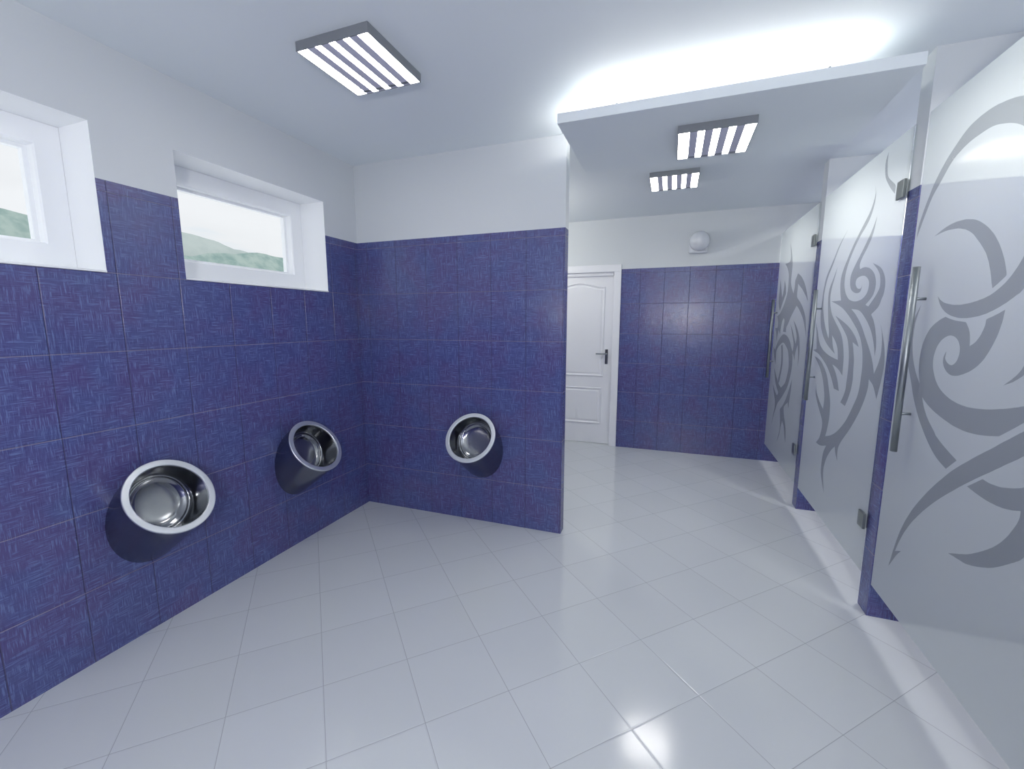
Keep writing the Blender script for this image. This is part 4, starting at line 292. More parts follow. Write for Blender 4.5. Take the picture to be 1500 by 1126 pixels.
  [(1.891,2.135),(1.872,2.111),(1.848,2.081),(1.823,2.05),(1.801,2.02),(1.784,1.995),(1.773,1.975),(1.765,1.958),(1.76,1.943),(1.756,1.927),(1.753,1.909),(1.753,1.887),(1.755,1.862),(1.757,1.837),(1.759,1.813),(1.757,1.793),(1.752,1.777),(1.746,1.764),(1.737,1.754),(1.727,1.743),(1.715,1.732),(1.7,1.72),(1.683,1.708),(1.665,1.696),(1.648,1.685),(1.634,1.676),(1.63,1.685),(1.626,1.696),(1.621,1.707),(1.617,1.719),(1.614,1.73),(1.613,1.74),(1.614,1.751),(1.615,1.761),(1.615,1.771),(1.612,1.78),(1.605,1.788),(1.595,1.796),(1.585,1.803),(1.575,1.81),(1.567,1.815),(1.561,1.821),(1.556,1.825),(1.552,1.829),(1.548,1.832),(1.545,1.835),(1.526,1.829),(1.503,1.822),(1.479,1.815),(1.455,1.807),(1.432,1.798),(1.411,1.788),(1.389,1.777),(1.368,1.766),(1.347,1.754),(1.327,1.741),(1.307,1.726),(1.287,1.71),(1.268,1.693),(1.25,1.676),(1.234,1.66),(1.22,1.644),(1.207,1.628),(1.196,1.612),(1.185,1.597),(1.176,1.585),(1.19,1.593),(1.205,1.602),(1.222,1.613),(1.239,1.624),(1.257,1.634),(1.276,1.645),(1.297,1.656),(1.318,1.667),(1.339,1.677),(1.36,1.687),(1.381,1.697),(1.403,1.706),(1.425,1.714),(1.445,1.722),(1.462,1.728),(1.476,1.734),(1.488,1.738),(1.498,1.741),(1.506,1.744),(1.515,1.747),(1.514,1.74),(1.512,1.733),(1.511,1.724),(1.51,1.716),(1.51,1.707),(1.511,1.7),(1.512,1.692),(1.514,1.684),(1.515,1.676),(1.515,1.668),(1.514,1.661),(1.512,1.654),(1.509,1.647),(1.506,1.641),(1.504,1.636),(1.478,1.625),(1.447,1.613),(1.415,1.6),(1.383,1.587),(1.355,1.573),(1.33,1.56),(1.306,1.546),(1.284,1.532),(1.264,1.518),(1.247,1.504),(1.233,1.493),(1.222,1.483),(1.212,1.473),(1.203,1.46),(1.193,1.444),(1.182,1.421),(1.169,1.393),(1.157,1.363),(1.146,1.335),(1.136,1.311),(1.146,1.324),(1.158,1.339),(1.171,1.355),(1.185,1.372),(1.199,1.388),(1.214,1.404),(1.23,1.42),(1.246,1.436),(1.264,1.452),(1.285,1.467),(1.308,1.482),(1.335,1.497),(1.363,1.512),(1.39,1.525),(1.414,1.537),(1.435,1.546),(1.453,1.553),(1.47,1.559),(1.486,1.564),(1.499,1.569),(1.512,1.561),(1.528,1.552),(1.545,1.542),(1.562,1.532),(1.579,1.521),(1.596,1.512),(1.613,1.502),(1.63,1.492),(1.647,1.482),(1.663,1.472),(1.677,1.461),(1.691,1.45),(1.704,1.439),(1.716,1.429),(1.728,1.419),(1.741,1.412),(1.753,1.405),(1.765,1.4),(1.775,1.394),(1.782,1.387),(1.785,1.378),(1.784,1.369),(1.782,1.36),(1.779,1.351),(1.777,1.344),(1.893,1.347),(1.891,1.357),(1.888,1.37),(1.886,1.383),(1.883,1.396),(1.881,1.408),(1.878,1.418),(1.875,1.428),(1.873,1.437),(1.872,1.445),(1.874,1.452),(1.88,1.457),(1.888,1.462),(1.898,1.465),(1.908,1.468),(1.916,1.471),(1.924,1.465),(1.934,1.459),(1.944,1.452),(1.954,1.444),(1.962,1.435),(1.969,1.425),(1.976,1.414),(1.981,1.403),(1.986,1.391),(1.989,1.379),(1.992,1.367),(1.993,1.355),(1.993,1.343),(1.992,1.332),(1.993,1.322),(2.069,1.358),(2.075,1.35),(2.081,1.34),(2.089,1.33),(2.096,1.319),(2.101,1.308),(2.106,1.296),(2.109,1.284),(2.113,1.271),(2.115,1.259),(2.118,1.249),(2.124,1.261),(2.131,1.275),(2.139,1.29),(2.148,1.305),(2.158,1.318),(2.17,1.331),(2.185,1.344),(2.2,1.356),(2.214,1.367),(2.226,1.376),(2.209,1.377),(2.187,1.377),(2.164,1.377),(2.144,1.379),(2.13,1.383),(2.122,1.391),(2.118,1.401),(2.118,1.412),(2.12,1.424),(2.124,1.435),(2.133,1.448),(2.147,1.461),(2.163,1.475),(2.177,1.486),(2.186,1.494),(2.192,1.497),(2.196,1.495),(2.193,1.489),(2.184,1.489),(2.167,1.492),(2.143,1.497),(2.117,1.504),(2.091,1.509),(2.071,1.514),(2.052,1.524),(2.031,1.536),(2.008,1.549),(1.986,1.562),(1.967,1.575),(1.95,1.587),(1.935,1.6),(1.922,1.613),(1.909,1.625),(1.897,1.638),(1.886,1.65),(1.876,1.662),(1.866,1.674),(1.859,1.687),(1.853,1.7),(1.849,1.714),(1.847,1.728),(1.846,1.743),(1.846,1.759),(1.847,1.774),(1.847,1.79),(1.848,1.807),(1.85,1.823),(1.854,1.84),(1.861,1.855),(1.871,1.869),(1.885,1.883),(1.9,1.897),(1.917,1.909),(1.934,1.921),(1.952,1.933),(1.973,1.943),(1.994,1.953),(2.014,1.962),(2.031,1.97),(2.004,1.969),(1.972,1.967),(1.938,1.965),(1.907,1.965),(1.884,1.966),(1.868,1.969),(1.855,1.971),(1.847,1.976),(1.842,1.984),(1.841,1.997),(1.846,2.019),(1.856,2.048),(1.869,2.08),(1.881,2.11)],
  [(2.169,1.84),(2.159,1.825),(2.146,1.807),(2.132,1.788),(2.119,1.769),(2.105,1.75),(2.092,1.732),(2.079,1.712),(2.065,1.694),(2.053,1.676),(2.043,1.662),(2.035,1.673),(2.026,1.686),(2.016,1.701),(2.008,1.716),(2.002,1.732),(1.998,1.749),(1.996,1.767),(1.995,1.786),(1.995,1.804),(1.994,1.819),(1.983,1.808),(1.968,1.795),(1.954,1.781),(1.94,1.767),(1.929,1.754),(1.92,1.741),(1.913,1.727),(1.908,1.714),(1.903,1.702),(1.899,1.692),(1.913,1.681),(1.929,1.669),(1.947,1.655),(1.966,1.641),(1.986,1.626),(2.007,1.609),(2.03,1.591),(2.054,1.572),(2.076,1.554),(2.095,1.539),(2.108,1.552),(2.125,1.566),(2.142,1.582),(2.157,1.599),(2.168,1.616),(2.175,1.633),(2.178,1.651),(2.178,1.669),(2.178,1.688),(2.178,1.709),(2.177,1.734),(2.176,1.762),(2.173,1.791),(2.171,1.818)],
  [(2.225,1.191),(2.152,1.165),(2.148,1.169),(2.144,1.175),(2.139,1.18),(2.133,1.187),(2.124,1.196),(2.111,1.207),(2.096,1.219),(2.08,1.233),(2.062,1.246),(2.043,1.258),(2.024,1.269),(2.002,1.28),(1.981,1.29),(1.959,1.299),(1.938,1.307),(1.918,1.313),(1.899,1.318),(1.88,1.323),(1.861,1.325),(1.839,1.326),(1.814,1.325),(1.787,1.322),(1.76,1.318),(1.733,1.314),(1.709,1.308),(1.687,1.302),(1.665,1.294),(1.645,1.286),(1.627,1.278),(1.61,1.269),(1.596,1.261),(1.585,1.252),(1.574,1.243),(1.564,1.234),(1.553,1.225),(1.541,1.218),(1.528,1.211),(1.516,1.203),(1.505,1.196),(1.496,1.188),(1.49,1.179),(1.486,1.17),(1.483,1.16),(1.48,1.149),(1.478,1.138),(1.475,1.126),(1.473,1.113),(1.47,1.1),(1.469,1.086),(1.469,1.073),(1.47,1.06),(1.472,1.046),(1.475,1.033),(1.479,1.019),(1.484,1.005),(1.491,0.989),(1.498,0.973),(1.507,0.956),(1.516,0.94),(1.527,0.924),(1.537,0.91),(1.546,0.897),(1.558,0.884),(1.572,0.87),(1.59,0.854),(1.615,0.836),(1.645,0.815),(1.678,0.792),(1.712,0.771),(1.742,0.752),(1.769,0.736),(1.795,0.722),(1.82,0.71),(1.842,0.697),(1.862,0.684),(1.879,0.669),(1.892,0.655),(1.903,0.64),(1.914,0.625),(1.926,0.609),(1.939,0.593),(1.952,0.577),(1.965,0.561),(1.978,0.543),(1.989,0.526),(2,0.506),(2.009,0.486),(2.018,0.465),(2.026,0.446),(2.034,0.429),(2.029,0.446),(2.025,0.466),(2.019,0.487),(2.013,0.509),(2.007,0.529),(1.998,0.549),(1.988,0.569),(1.978,0.589),(1.969,0.607),(1.963,0.624),(1.961,0.638),(1.961,0.651),(1.963,0.663),(1.966,0.675),(1.972,0.686),(1.978,0.696),(1.987,0.704),(1.997,0.712),(2.009,0.722),(2.023,0.734),(2.041,0.752),(2.063,0.773),(2.087,0.795),(2.109,0.816),(2.128,0.834),(2.11,0.825),(2.088,0.815),(2.066,0.804),(2.042,0.794),(2.02,0.785),(1.998,0.777),(1.974,0.769),(1.952,0.763),(1.931,0.757),(1.913,0.752),(1.905,0.757),(1.894,0.763),(1.884,0.77),(1.877,0.778),(1.877,0.785),(1.887,0.793),(1.903,0.801),(1.924,0.809),(1.946,0.818),(1.964,0.828),(1.98,0.837),(1.994,0.846),(2.009,0.855),(2.023,0.867),(2.039,0.882),(2.056,0.901),(2.075,0.925),(2.093,0.95),(2.111,0.974),(2.125,0.994),(2.108,0.984),(2.087,0.971),(2.065,0.958),(2.042,0.945),(2.021,0.934),(2.001,0.923),(1.981,0.913),(1.961,0.904),(1.942,0.895),(1.926,0.887),(1.913,0.881),(1.903,0.875),(1.893,0.87),(1.883,0.866),(1.871,0.861),(1.854,0.857),(1.835,0.853),(1.816,0.849),(1.797,0.846),(1.782,0.843),(1.769,0.849),(1.753,0.856),(1.736,0.863),(1.72,0.87),(1.705,0.877),(1.692,0.883),(1.681,0.888),(1.67,0.893),(1.659,0.9),(1.649,0.908),(1.64,0.918),(1.631,0.93),(1.622,0.943),(1.614,0.956),(1.607,0.97),(1.6,0.984),(1.593,0.998),(1.587,1.012),(1.582,1.027),(1.58,1.042),(1.58,1.056),(1.581,1.07),(1.584,1.085),(1.589,1.099),(1.596,1.114),(1.604,1.129),(1.615,1.145),(1.627,1.161),(1.64,1.176),(1.655,1.188),(1.671,1.199),(1.688,1.207),(1.707,1.214),(1.726,1.22),(1.745,1.226),(1.764,1.233),(1.783,1.239),(1.802,1.244),(1.823,1.248),(1.845,1.249),(1.869,1.247),(1.896,1.242),(1.924,1.235),(1.952,1.226),(1.977,1.218),(2.002,1.209),(2.027,1.198),(2.05,1.187),(2.07,1.175),(2.084,1.163),(2.092,1.149),(2.094,1.135),(2.093,1.121),(2.09,1.106),(2.088,1.092),(2.087,1.078),(2.086,1.064),(2.083,1.051),(2.081,1.039),(2.079,1.028),(2.096,1.041),(2.117,1.057),(2.138,1.075),(2.159,1.092),(2.176,1.109),(2.19,1.126),(2.201,1.144),(2.21,1.161),(2.218,1.177)],
  [(1.916,1.218),(1.862,1.232),(1.856,1.221),(1.849,1.21),(1.842,1.197),(1.835,1.183),(1.828,1.167),(1.821,1.15),(1.814,1.13),(1.808,1.11),(1.803,1.089),(1.801,1.07),(1.802,1.051),(1.806,1.033),(1.812,1.015),(1.818,0.997),(1.826,0.978),(1.834,0.958),(1.844,0.935),(1.855,0.912),(1.865,0.893),(1.873,0.879),(1.878,0.872),(1.883,0.871),(1.889,0.875),(1.897,0.879),(1.904,0.882),(1.911,0.886),(1.916,0.891),(1.918,0.9),(1.915,0.911),(1.908,0.924),(1.9,0.939),(1.891,0.956),(1.884,0.972),(1.877,0.989),(1.87,1.008),(1.864,1.026),(1.86,1.046),(1.858,1.065),(1.861,1.085),(1.866,1.106),(1.874,1.127),(1.882,1.146),(1.888,1.163),(1.894,1.177),(1.9,1.19),(1.906,1.2),(1.912,1.209)],
  [(1.644,1.419),(1.63,1.405),(1.614,1.389),(1.597,1.372),(1.58,1.354),(1.563,1.338),(1.547,1.322),(1.529,1.306),(1.513,1.291),(1.498,1.277),(1.488,1.264),(1.482,1.253),(1.479,1.244),(1.479,1.235),(1.48,1.227),(1.481,1.219),(1.483,1.211),(1.485,1.203),(1.489,1.196),(1.492,1.189),(1.494,1.183),(1.486,1.178),(1.477,1.173),(1.467,1.168),(1.458,1.162),(1.449,1.156),(1.441,1.148),(1.433,1.14),(1.425,1.132),(1.419,1.125),(1.413,1.118),(1.412,1.126),(1.413,1.134),(1.412,1.144),(1.412,1.154),(1.41,1.163),(1.406,1.173),(1.401,1.184),(1.396,1.195),(1.39,1.205),(1.384,1.215),(1.378,1.223),(1.372,1.231),(1.366,1.238),(1.36,1.245),(1.354,1.25),(1.347,1.235),(1.337,1.217),(1.327,1.198),(1.317,1.179),(1.311,1.161),(1.306,1.143),(1.304,1.125),(1.302,1.108),(1.301,1.092),(1.3,1.079),(1.297,1.093),(1.293,1.109),(1.289,1.127),(1.286,1.145),(1.284,1.163),(1.285,1.18),(1.286,1.197),(1.288,1.215),(1.292,1.232),(1.296,1.248),(1.302,1.264),(1.307,1.278),(1.315,1.292),(1.324,1.305),(1.335,1.319),(1.349,1.333),(1.366,1.348),(1.385,1.363),(1.406,1.377),(1.427,1.39),(1.451,1.403),(1.478,1.416),(1.505,1.429),(1.531,1.44),(1.554,1.45),(1.539,1.439),(1.523,1.426),(1.505,1.413),(1.488,1.399),(1.472,1.385),(1.458,1.371),(1.443,1.357),(1.43,1.344),(1.418,1.33),(1.411,1.317),(1.408,1.304),(1.409,1.291),(1.412,1.279),(1.416,1.267),(1.418,1.257),(1.427,1.264),(1.436,1.272),(1.447,1.28),(1.458,1.29),(1.471,1.3),(1.486,1.312),(1.501,1.324),(1.518,1.338),(1.535,1.351),(1.553,1.364),(1.571,1.376),(1.59,1.388),(1.61,1.399),(1.628,1.41)],
  [(1.431,0.963),(1.431,0.947),(1.431,0.929),(1.431,0.909),(1.432,0.889),(1.433,0.871),(1.436,0.853),(1.44,0.837),(1.444,0.82),(1.448,0.804),(1.452,0.787),(1.455,0.77),(1.458,0.753),(1.46,0.736),(1.462,0.72),(1.465,0.707),(1.502,0.754),(1.517,0.747),(1.536,0.738),(1.556,0.729),(1.575,0.72),(1.59,0.712),(1.601,0.706),(1.609,0.701),(1.615,0.696),(1.618,0.689),(1.618,0.681),(1.615,0.67),(1.609,0.657),(1.601,0.643),(1.591,0.629),(1.581,0.617),(1.57,0.606),(1.558,0.596),(1.546,0.587),(1.533,0.576),(1.522,0.565),(1.511,0.55),(1.5,0.535),(1.49,0.518),(1.481,0.502),(1.475,0.486),(1.47,0.469),(1.467,0.453),(1.466,0.436),(1.465,0.421),(1.464,0.408),(1.472,0.417),(1.481,0.428),(1.491,0.439),(1.501,0.452),(1.511,0.464),(1.52,0.477),(1.53,0.491),(1.54,0.505),(1.55,0.518),(1.562,0.53),(1.576,0.539),(1.591,0.547),(1.607,0.554),(1.622,0.56),(1.635,0.566),(1.641,0.553),(1.649,0.539),(1.656,0.523),(1.664,0.507),(1.671,0.491),(1.677,0.476),(1.681,0.462),(1.686,0.447),(1.692,0.432),(1.7,0.417),(1.712,0.4),(1.727,0.383),(1.744,0.365),(1.759,0.349),(1.772,0.335),(1.759,0.357),(1.743,0.382),(1.726,0.409),(1.711,0.435),(1.701,0.457),(1.696,0.474),(1.694,0.488),(1.694,0.501),(1.697,0.515),(1.701,0.532),(1.708,0.553),(1.719,0.578),(1.731,0.604),(1.742,0.629),(1.752,0.649),(1.737,0.658),(1.72,0.667),(1.702,0.677),(1.683,0.687),(1.666,0.699),(1.649,0.711),(1.632,0.724),(1.615,0.737),(1.598,0.751),(1.583,0.765),(1.569,0.78),(1.556,0.795),(1.543,0.811),(1.531,0.825),(1.52,0.839),(1.511,0.851),(1.502,0.862),(1.495,0.873),(1.487,0.883),(1.479,0.895),(1.469,0.909),(1.459,0.923),(1.448,0.938),(1.439,0.952)],
 ],
}

# ------------------------------------------------------------------ room shell (metres; x right, y away from the camera, z up)
CEIL = 2.552; TT = 2.0127            # ceiling height, top of the tiling
XR = 4.50; YB = 2.288; YF = -4.3     # stall rear wall, back wall, wall behind the camera
PX = 3.197                           # front of the stall dividing walls

def wall_slab(name, axis, c, thick, us, zs, holes, mats, parent=None, ztile=TT):
    """a wall with rectangular openings. axis 'x': plane x=c, u=y; 'y': plane y=c, u=x. thick: signed, away from the room"""
    mb = MB(); idx = {}
    def P(u, z, k):
        key = (round(u, 5), round(z, 5), k)
        if key not in idx:
            w = c+(thick if k else 0)
            idx[key] = len(mb.v); mb.v.append((w, u, z) if axis == 'x' else (u, w, z))
        return idx[key]
    def F(a, mi): mb.f.append(tuple(a)); mb.mi.append(mi); mb.sm.append(False)
    def solid(i, j):
        if not (0 <= i < len(us)-1 and 0 <= j < len(zs)-1): return False
        u = (us[i]+us[i+1])/2; z = (zs[j]+zs[j+1])/2
        return not any(h[0] < u < h[1] and h[2] < z < h[3] for h in holes)
    def inside(i, j): return 0 <= i < len(us)-1 and 0 <= j < len(zs)-1
    for i in range(len(us)-1):
        for j in range(len(zs)-1):
            if not solid(i, j): continue
            mi = 1 if (zs[j]+zs[j+1])/2 < ztile else 0
            u0, u1, z0, z1 = us[i], us[i+1], zs[j], zs[j+1]
            F((P(u0,z0,0),P(u1,z0,0),P(u1,z1,0),P(u0,z1,0)), mi)
            F((P(u0,z0,1),P(u0,z1,1),P(u1,z1,1),P(u1,z0,1)), mi if len(mats) > 2 else 0)
            for di, dj, a, b in ((-1,0,(u0,z0),(u0,z1)),(1,0,(u1,z0),(u1,z1)),(0,-1,(u0,z0),(u1,z0)),(0,1,(u0,z1),(u1,z1))):
                if not solid(i+di, j+dj):
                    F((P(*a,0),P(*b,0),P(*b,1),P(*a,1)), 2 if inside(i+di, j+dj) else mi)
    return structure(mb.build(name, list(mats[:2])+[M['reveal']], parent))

fl = MB(); fl.box((-.02, YF, -.1), (XR, YB+.12, 0)); structure(fl.build('floor', M['floor']))
ce = MB(); ce.box((-.02, YF, CEIL), (XR, YB+.12, CEIL+.1)); structure(ce.build('ceiling', M['ceil']))

W2 = (-1.2505, -.3165, 1.6365, 2.2295); W1 = (-2.502, -1.568, 1.6365, 2.2295)
WD = .20                                            # depth of the window reveals
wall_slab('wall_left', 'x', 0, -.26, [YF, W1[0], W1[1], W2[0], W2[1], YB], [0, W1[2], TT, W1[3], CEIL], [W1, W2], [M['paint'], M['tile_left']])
wall_slab('wall_partition', 'y', 0, .082, [0, 1.581], [0, TT, CEIL], [], [M['paint'], M['tile_part'], 1])
DO = (.725, 1.672, 0, 2.062)                        # opening of the panelled door
wall_slab('wall_back', 'y', YB, .14, [0, DO[0], DO[1], XR], [0, TT, DO[3], CEIL], [DO], [M['paint'], M['tile_back']])
wall_slab('wall_right', 'x', XR, .1, [YF, YB], [0, TT, CEIL], [], [M['paint'], M['tile_stall']])
wall_slab('wall_front', 'y', YF, -.1, [0, XR], [0, TT, CEIL], [], [M['paint'], M['tile_stall']])
DIV = [(-1.605, -1.495), (-.290, -.185), (1.025, 1.135)]
for k, (a, b) in enumerate(DIV):
    wall_slab('wall_stall', 'y', a, b-a, [PX, XR], [0, TT, CEIL], [], [M['paint'], M['tile_stall'], 1])
wall_slab('wall_right_front', 'x', PX, .1, [YF, DIV[0][0]], [0, TT, CEIL], [], [M['paint'], M['tile_stall']])

# ------------------------------------------------------------------ windows
def window(name, w):
    y0, y1, z0, z1 = w
    root = structure(empty(name, (-WD, (y0+y1)/2, z0)))
    o = Vector(root.location)
    L = lambda x, y, z: (x-o.x, y-o.y, z-o.z)
    fo = .001; bot = z0+.020
    A = (y0+fo, y1-fo, bot, z1-fo)                   # outer edge of the frame
    B = (y0+.090, y1-.090, z0+.118, z1-.094)         # clear opening
    mb = MB()
    xf, xb = -WD, -WD-.055
    def ring(q, x): return [L(x, q[0], q[2]), L(x, q[1], q[2]), L(x, q[1], q[3]), L(x, q[0], q[3])]
    r = .006
    A2 = A; Bf = (B[0]-r, B[1]+r, B[2]-r, B[3]+r)
    vs = ring(A2, xf) + ring(Bf, xf) + ring(B, xf-r) + ring(B, xb) + ring(A2, xb)
    fs = []
    for k in range(4):
        for i in range(4):
            j = (i+1) % 4; fs.append((4*k+i, 4*k+j, 4*k+4+j, 4*k+4+i))
    for i in range(4): j = (i+1) % 4; fs.append((16+i, 16+j, j, i))
    mb.add(vs, fs).build('window_frame', M['frame'], root)
    be = MB()                                        # glazing bead, one step inside the frame
    q0 = B; q1 = (B[0]+.014, B[1]-.014, B[2]+.014, B[3]-.014)
    vs = ring(q0, xb+.012) + ring(q1, xb+.010) + ring(q1, xb-.02) + ring(q0, xb-.02)
    fs = [(4*k+i, 4*k+(i+1) % 4, 4*((k+1) % 4)+(i+1) % 4, 4*((k+1) % 4)+i) for k in range(4) for i in range(4)]
    be.add(vs, fs).build('glazing_bead', M['frame'], root)
    g = MB(); g.box(L(xb-.012, q1[0]-.004, q1[2]-.004), L(xb-.008, q1[1]+.004, q1[3]+.004)); g.build('pane', M['pane'], root)
    s = MB()                                         # sloping sill board
    a = [L(.004, y0+.0005, z0+.001), L(.004, y0+.0005, z0+.008), L(-WD, y0+.0005, z0+.030), L(-WD-.05, y0+.0005, z0+.030), L(-WD-.05, y0+.0005, z0+.001)]
    dy = (y1-y0)-.001
    b = [(p[0], p[1]+dy, p[2]) for p in a]
    s.add(a+b, [(0,1,2,3,4), (9,8,7,6,5)] + [(i, (i+1) % 5, 5+(i+1) % 5, 5+i) for i in range(5)]).build('window_sill', M['frame'], root)
    return root
window('window_1', W1); window('window_2', W2)

# ------------------------------------------------------------------ white panelled door in the back wall
d = structure(empty('door_1', (1.2, YB, 0)))
o = Vector(d.location)
def L(x, y, z): return (x-o.x, y-o.y, z-o.z)
fr = MB()
fx0, fx1, fz = .723, 1.675, 2.065; w = .078
fr.box(L(fx0, YB-.016, 0), L(fx0+w, YB+.0, fz-w), bev=.004); fr.box(L(fx1-w, YB-.016, 0), L(fx1, YB, fz-w), bev=.004)
fr.box(L(fx0, YB-.016, fz-w), L(fx1, YB, fz), bev=.004)
fr.box(L(DO[0], YB, 0), L(fx0+w, YB+.13, fz-w)); fr.box(L(fx1-w, YB, 0), L(DO[1], YB+.13, fz-w)); fr.box(L(DO[0], YB, fz-w), L(DO[1], YB+.13, DO[3]-.001))
fr.box(L(fx0+w, YB+.02, 0), L(fx0+w+.012, YB+.045, fz-w-.012)); fr.box(L(fx1-w-.012, YB+.02, 0), L(fx1-w, YB+.045, fz-w-.012)); fr.box(L(fx0+w, YB+.02, fz-w-.035), L(fx1-w, YB+.045, fz-w))
fr.build('door_frame', M['doorp'], d)
lx0, lx1, lz = fx0+w+.004, fx1-w-.004, fz-w-.03
LY = YB+.05
lf = MB(); lf.box(L(lx0, LY, .006), L(lx1, LY+.04, lz), bev=.003)
leaf = lf.build('door_leaf', M['doorp'], d)
def panel(mb, outline, dep=.010, ridge=.016):
    """a raised moulding round a panel field: three offset loops of the outline"""
    n = len(outline); cx = sum(p[0] for p in outline)/n; cz = sum(p[1] for p in outline)/n
    def off(q, e):
        r = []
        for i in range(n):
            a, b, c = Vector(q[i-1]), Vector(q[i]), Vector(q[(i+1) % n])
            t1, t2 = (b-a).normalized(), (c-b).normalized()
            n1, n2 = Vector((-t1.y, t1.x)), Vector((-t2.y, t2.x))
            m = (n1+n2); m = m/max(m.dot(n1), .3)
            r.append((b.x+m.x*e, b.y+m.y*e))
        return r
    prof = [(0, 0), (.004, dep), (.010, dep*1.1), (.020, .002), (.030, -.0), (.042, .006)]
    vs = []; 
    for e, h in prof: vs += [L(x, LY-.0002-h, z) for x, z in off(outline, e)]
    fs = [(k*n+i, k*n+(i+1) % n, (k+1)*n+(i+1) % n, (k+1)*n+i) for k in range(len(prof)-1) for i in range(n)]
    fs.append(tuple((len(prof)-1)*n+i for i in range(n)))
    mb.add(vs, fs)
x0, x1 = .905, 1.497
mb = MB(); panel(mb, [(x0+.012, .242), (x1-.012, .242), (x1-.012, .675), (x0+.012, .675)])
mb.build('door_panel', M['doorp'], d)
N = 28
arch = [(x1-(x1-x0)*i/N, 1.832+.052*.5*(1-math.cos(2*PI*i/N))) for i in range(N+1)]
mb = MB(); panel(mb, [(x0, .808), (x1, .808)] + arch); mb.build('door_panel', M['doorp'], d)
hp = MB(); hp.box(L(1.515, LY-.008, .955), L(1.547, LY, 1.125), bev=.0038, seg=3)
hn = hp.build('door_handle', M['dark'], d)
hl = MB(); hl.tube(L(1.531, LY-.006, 1.075), L(1.531, LY-.05, 1.075), .010)
hl.tube(L(1.539, LY-.048, 1.075), L(1.415, LY-.048, 1.075), .0085)
hl.build('lever', M['bar_steel'], hn)

# ------------------------------------------------------------------ ceiling lamps: grey tray, five lit strips between four louvre bars
def lamp(cx, cy, ztop, label, mark=False):
    W, D, H = .352, .372, .037
    t = thing('ceiling_lamp', label, 'ceiling lamp', (cx, cy, ztop), 'square striped ceiling lamps')
    h = MB()
    e = .004
    h.box((-W/2, -D/2, -H), (-W/2+e, D/2, 0)); h.box((W/2-e, -D/2, -H), (W/2, D/2, 0))
    h.box((-W/2+e, -D/2, -H), (W/2-e, -D/2+e, 0)); h.box((-W/2+e, D/2-e, -H), (W/2-e, D/2, 0))
    h.box((-W/2+e, -D/2+e, -.006), (W/2-e, D/2-e, 0))
    h.build('housing', M['housing'], t)
    edges = [-W/2+e, -.120, -.083, -.051, -.014, .018, .055, .087, .124, W/2-e]
    for k in range(9):
        a, b = edges[k], edges[k+1]
        if k % 2 == 0:
            s = MB(); s.box((a, -D/2+e, -H+.003), (b, D/2-e, -H+.006)); s.build('diffuser', M['glow'], t)
        else:
            s = MB(); s.box((a, -D/2+e, -H+.0005), (b, D/2-e, -.007)); v = s.build('louvre_bar', M['louvre'], t)
            c = MB(); c.box((a-.002, D/2-e-.026, -H-.0012), (b+.002, D/2-e-.012, -H+.0005), bev=.0004); c.build('clip', M['housing'], v)
    if mark:
        m = MB(); m.tube((-.135, .125, -H+.0032), (-.135, .125, -H+.0005), .0055, 16); m.tube((-.120, .137, -H+.0032), (-.120, .137, -H+.0005), .004, 16)
        m.build('screw', M['bar_steel'], t)
    return t
lamp(.923, -1.037, CEIL, 'square striped ceiling lamp nearest the windows, above the urinals', True)
SOF = (1.655, 3.080, -.520, .235, 2.390, 2.436)     # suspended ceiling panel
lamp(2.385, -.105, SOF[4], 'square striped lamp under the suspended white ceiling panel')
lamp(2.188, 1.077, CEIL, 'farthest square striped ceiling lamp, just past the suspended panel')

sp = thing('suspended_panel', 'large flat white ceiling panel hung below the ceiling, light glowing above its edges', 'ceiling panel', ((SOF[0]+SOF[1])/2, (SOF[2]+SOF[3])/2, SOF[4]))
o = Vector(sp.location)
mb = MB(); mb.box(L(SOF[0], SOF[2], SOF[4]), L(SOF[1], SOF[3], SOF[5]), bev=.0015); mb.build('board', M['ceil'], sp)
zt = SOF[5]+.016
for a, b in (((SOF[0]+.12, SOF[2]+.13), (SOF[1]-.14, SOF[2]+.13)), ((SOF[0]+.09, SOF[2]+.17), (SOF[0]+.09, SOF[3]-.25))):
    mb = MB(); mb.tube(L(*a, zt), L(*b, zt), .012, 16); tu = mb.build('light_tube', M['tube'], sp)
    for q in (a, b):
        hd = MB(); hd.box(L(q[0]-.016, q[1]-.016, SOF[5]), L(q[0]+.016, q[1]+.016, zt+.013), bev=.002); hd.build('lamp_holder', M['frame'], tu)
for q in ((SOF[0]+.25, SOF[2]+.25), (SOF[1]-.25, SOF[2]+.25), (SOF[0]+.25, SOF[3]-.12), (SOF[1]-.25, SOF[3]-.12)):
    mb = MB(); mb.tube(L(*q, SOF[5]), L(*q, CEIL), .005, 10); mb.build('hanger_rod', M['bar_steel'], sp)

# ------------------------------------------------------------------ round white fixture on the back wall
t = thing('dome_fixture', 'round white dome fixture on a square base, high on the back wall', 'wall lamp', (2.445, YB, 2.245))
mb = MB(); mb.box((-.096, -.050, -.106), (.086, 0, .060), bev=.014, seg=3); mb.build('base', M['dome'], t)
fr_ = Matrix.Translation((0.002, -.045, .006)) @ Matrix.Rotation(PI/2, 4, 'X')
R = .090
prof = [(.078, 0), (.084, .006)] + [(R*math.sin(PI/2+.0+q), .030+R*.95*(-math.cos(PI/2+q))) for q in [i*PI/2/14 for i in range(14)]]
R = .098
prof = [(.078, 0), (.081, .010), (.089, .020)] + [(R*math.cos(i*PI/2/16), .032+R*.95*math.sin(i*PI/2/16)) for i in range(17)]
mb = MB(); mb.lathe(prof[:-1]+[(.0008, prof[-1][1])], fr_, 48, close1=True); mb.build('dome', M['dome'], t)

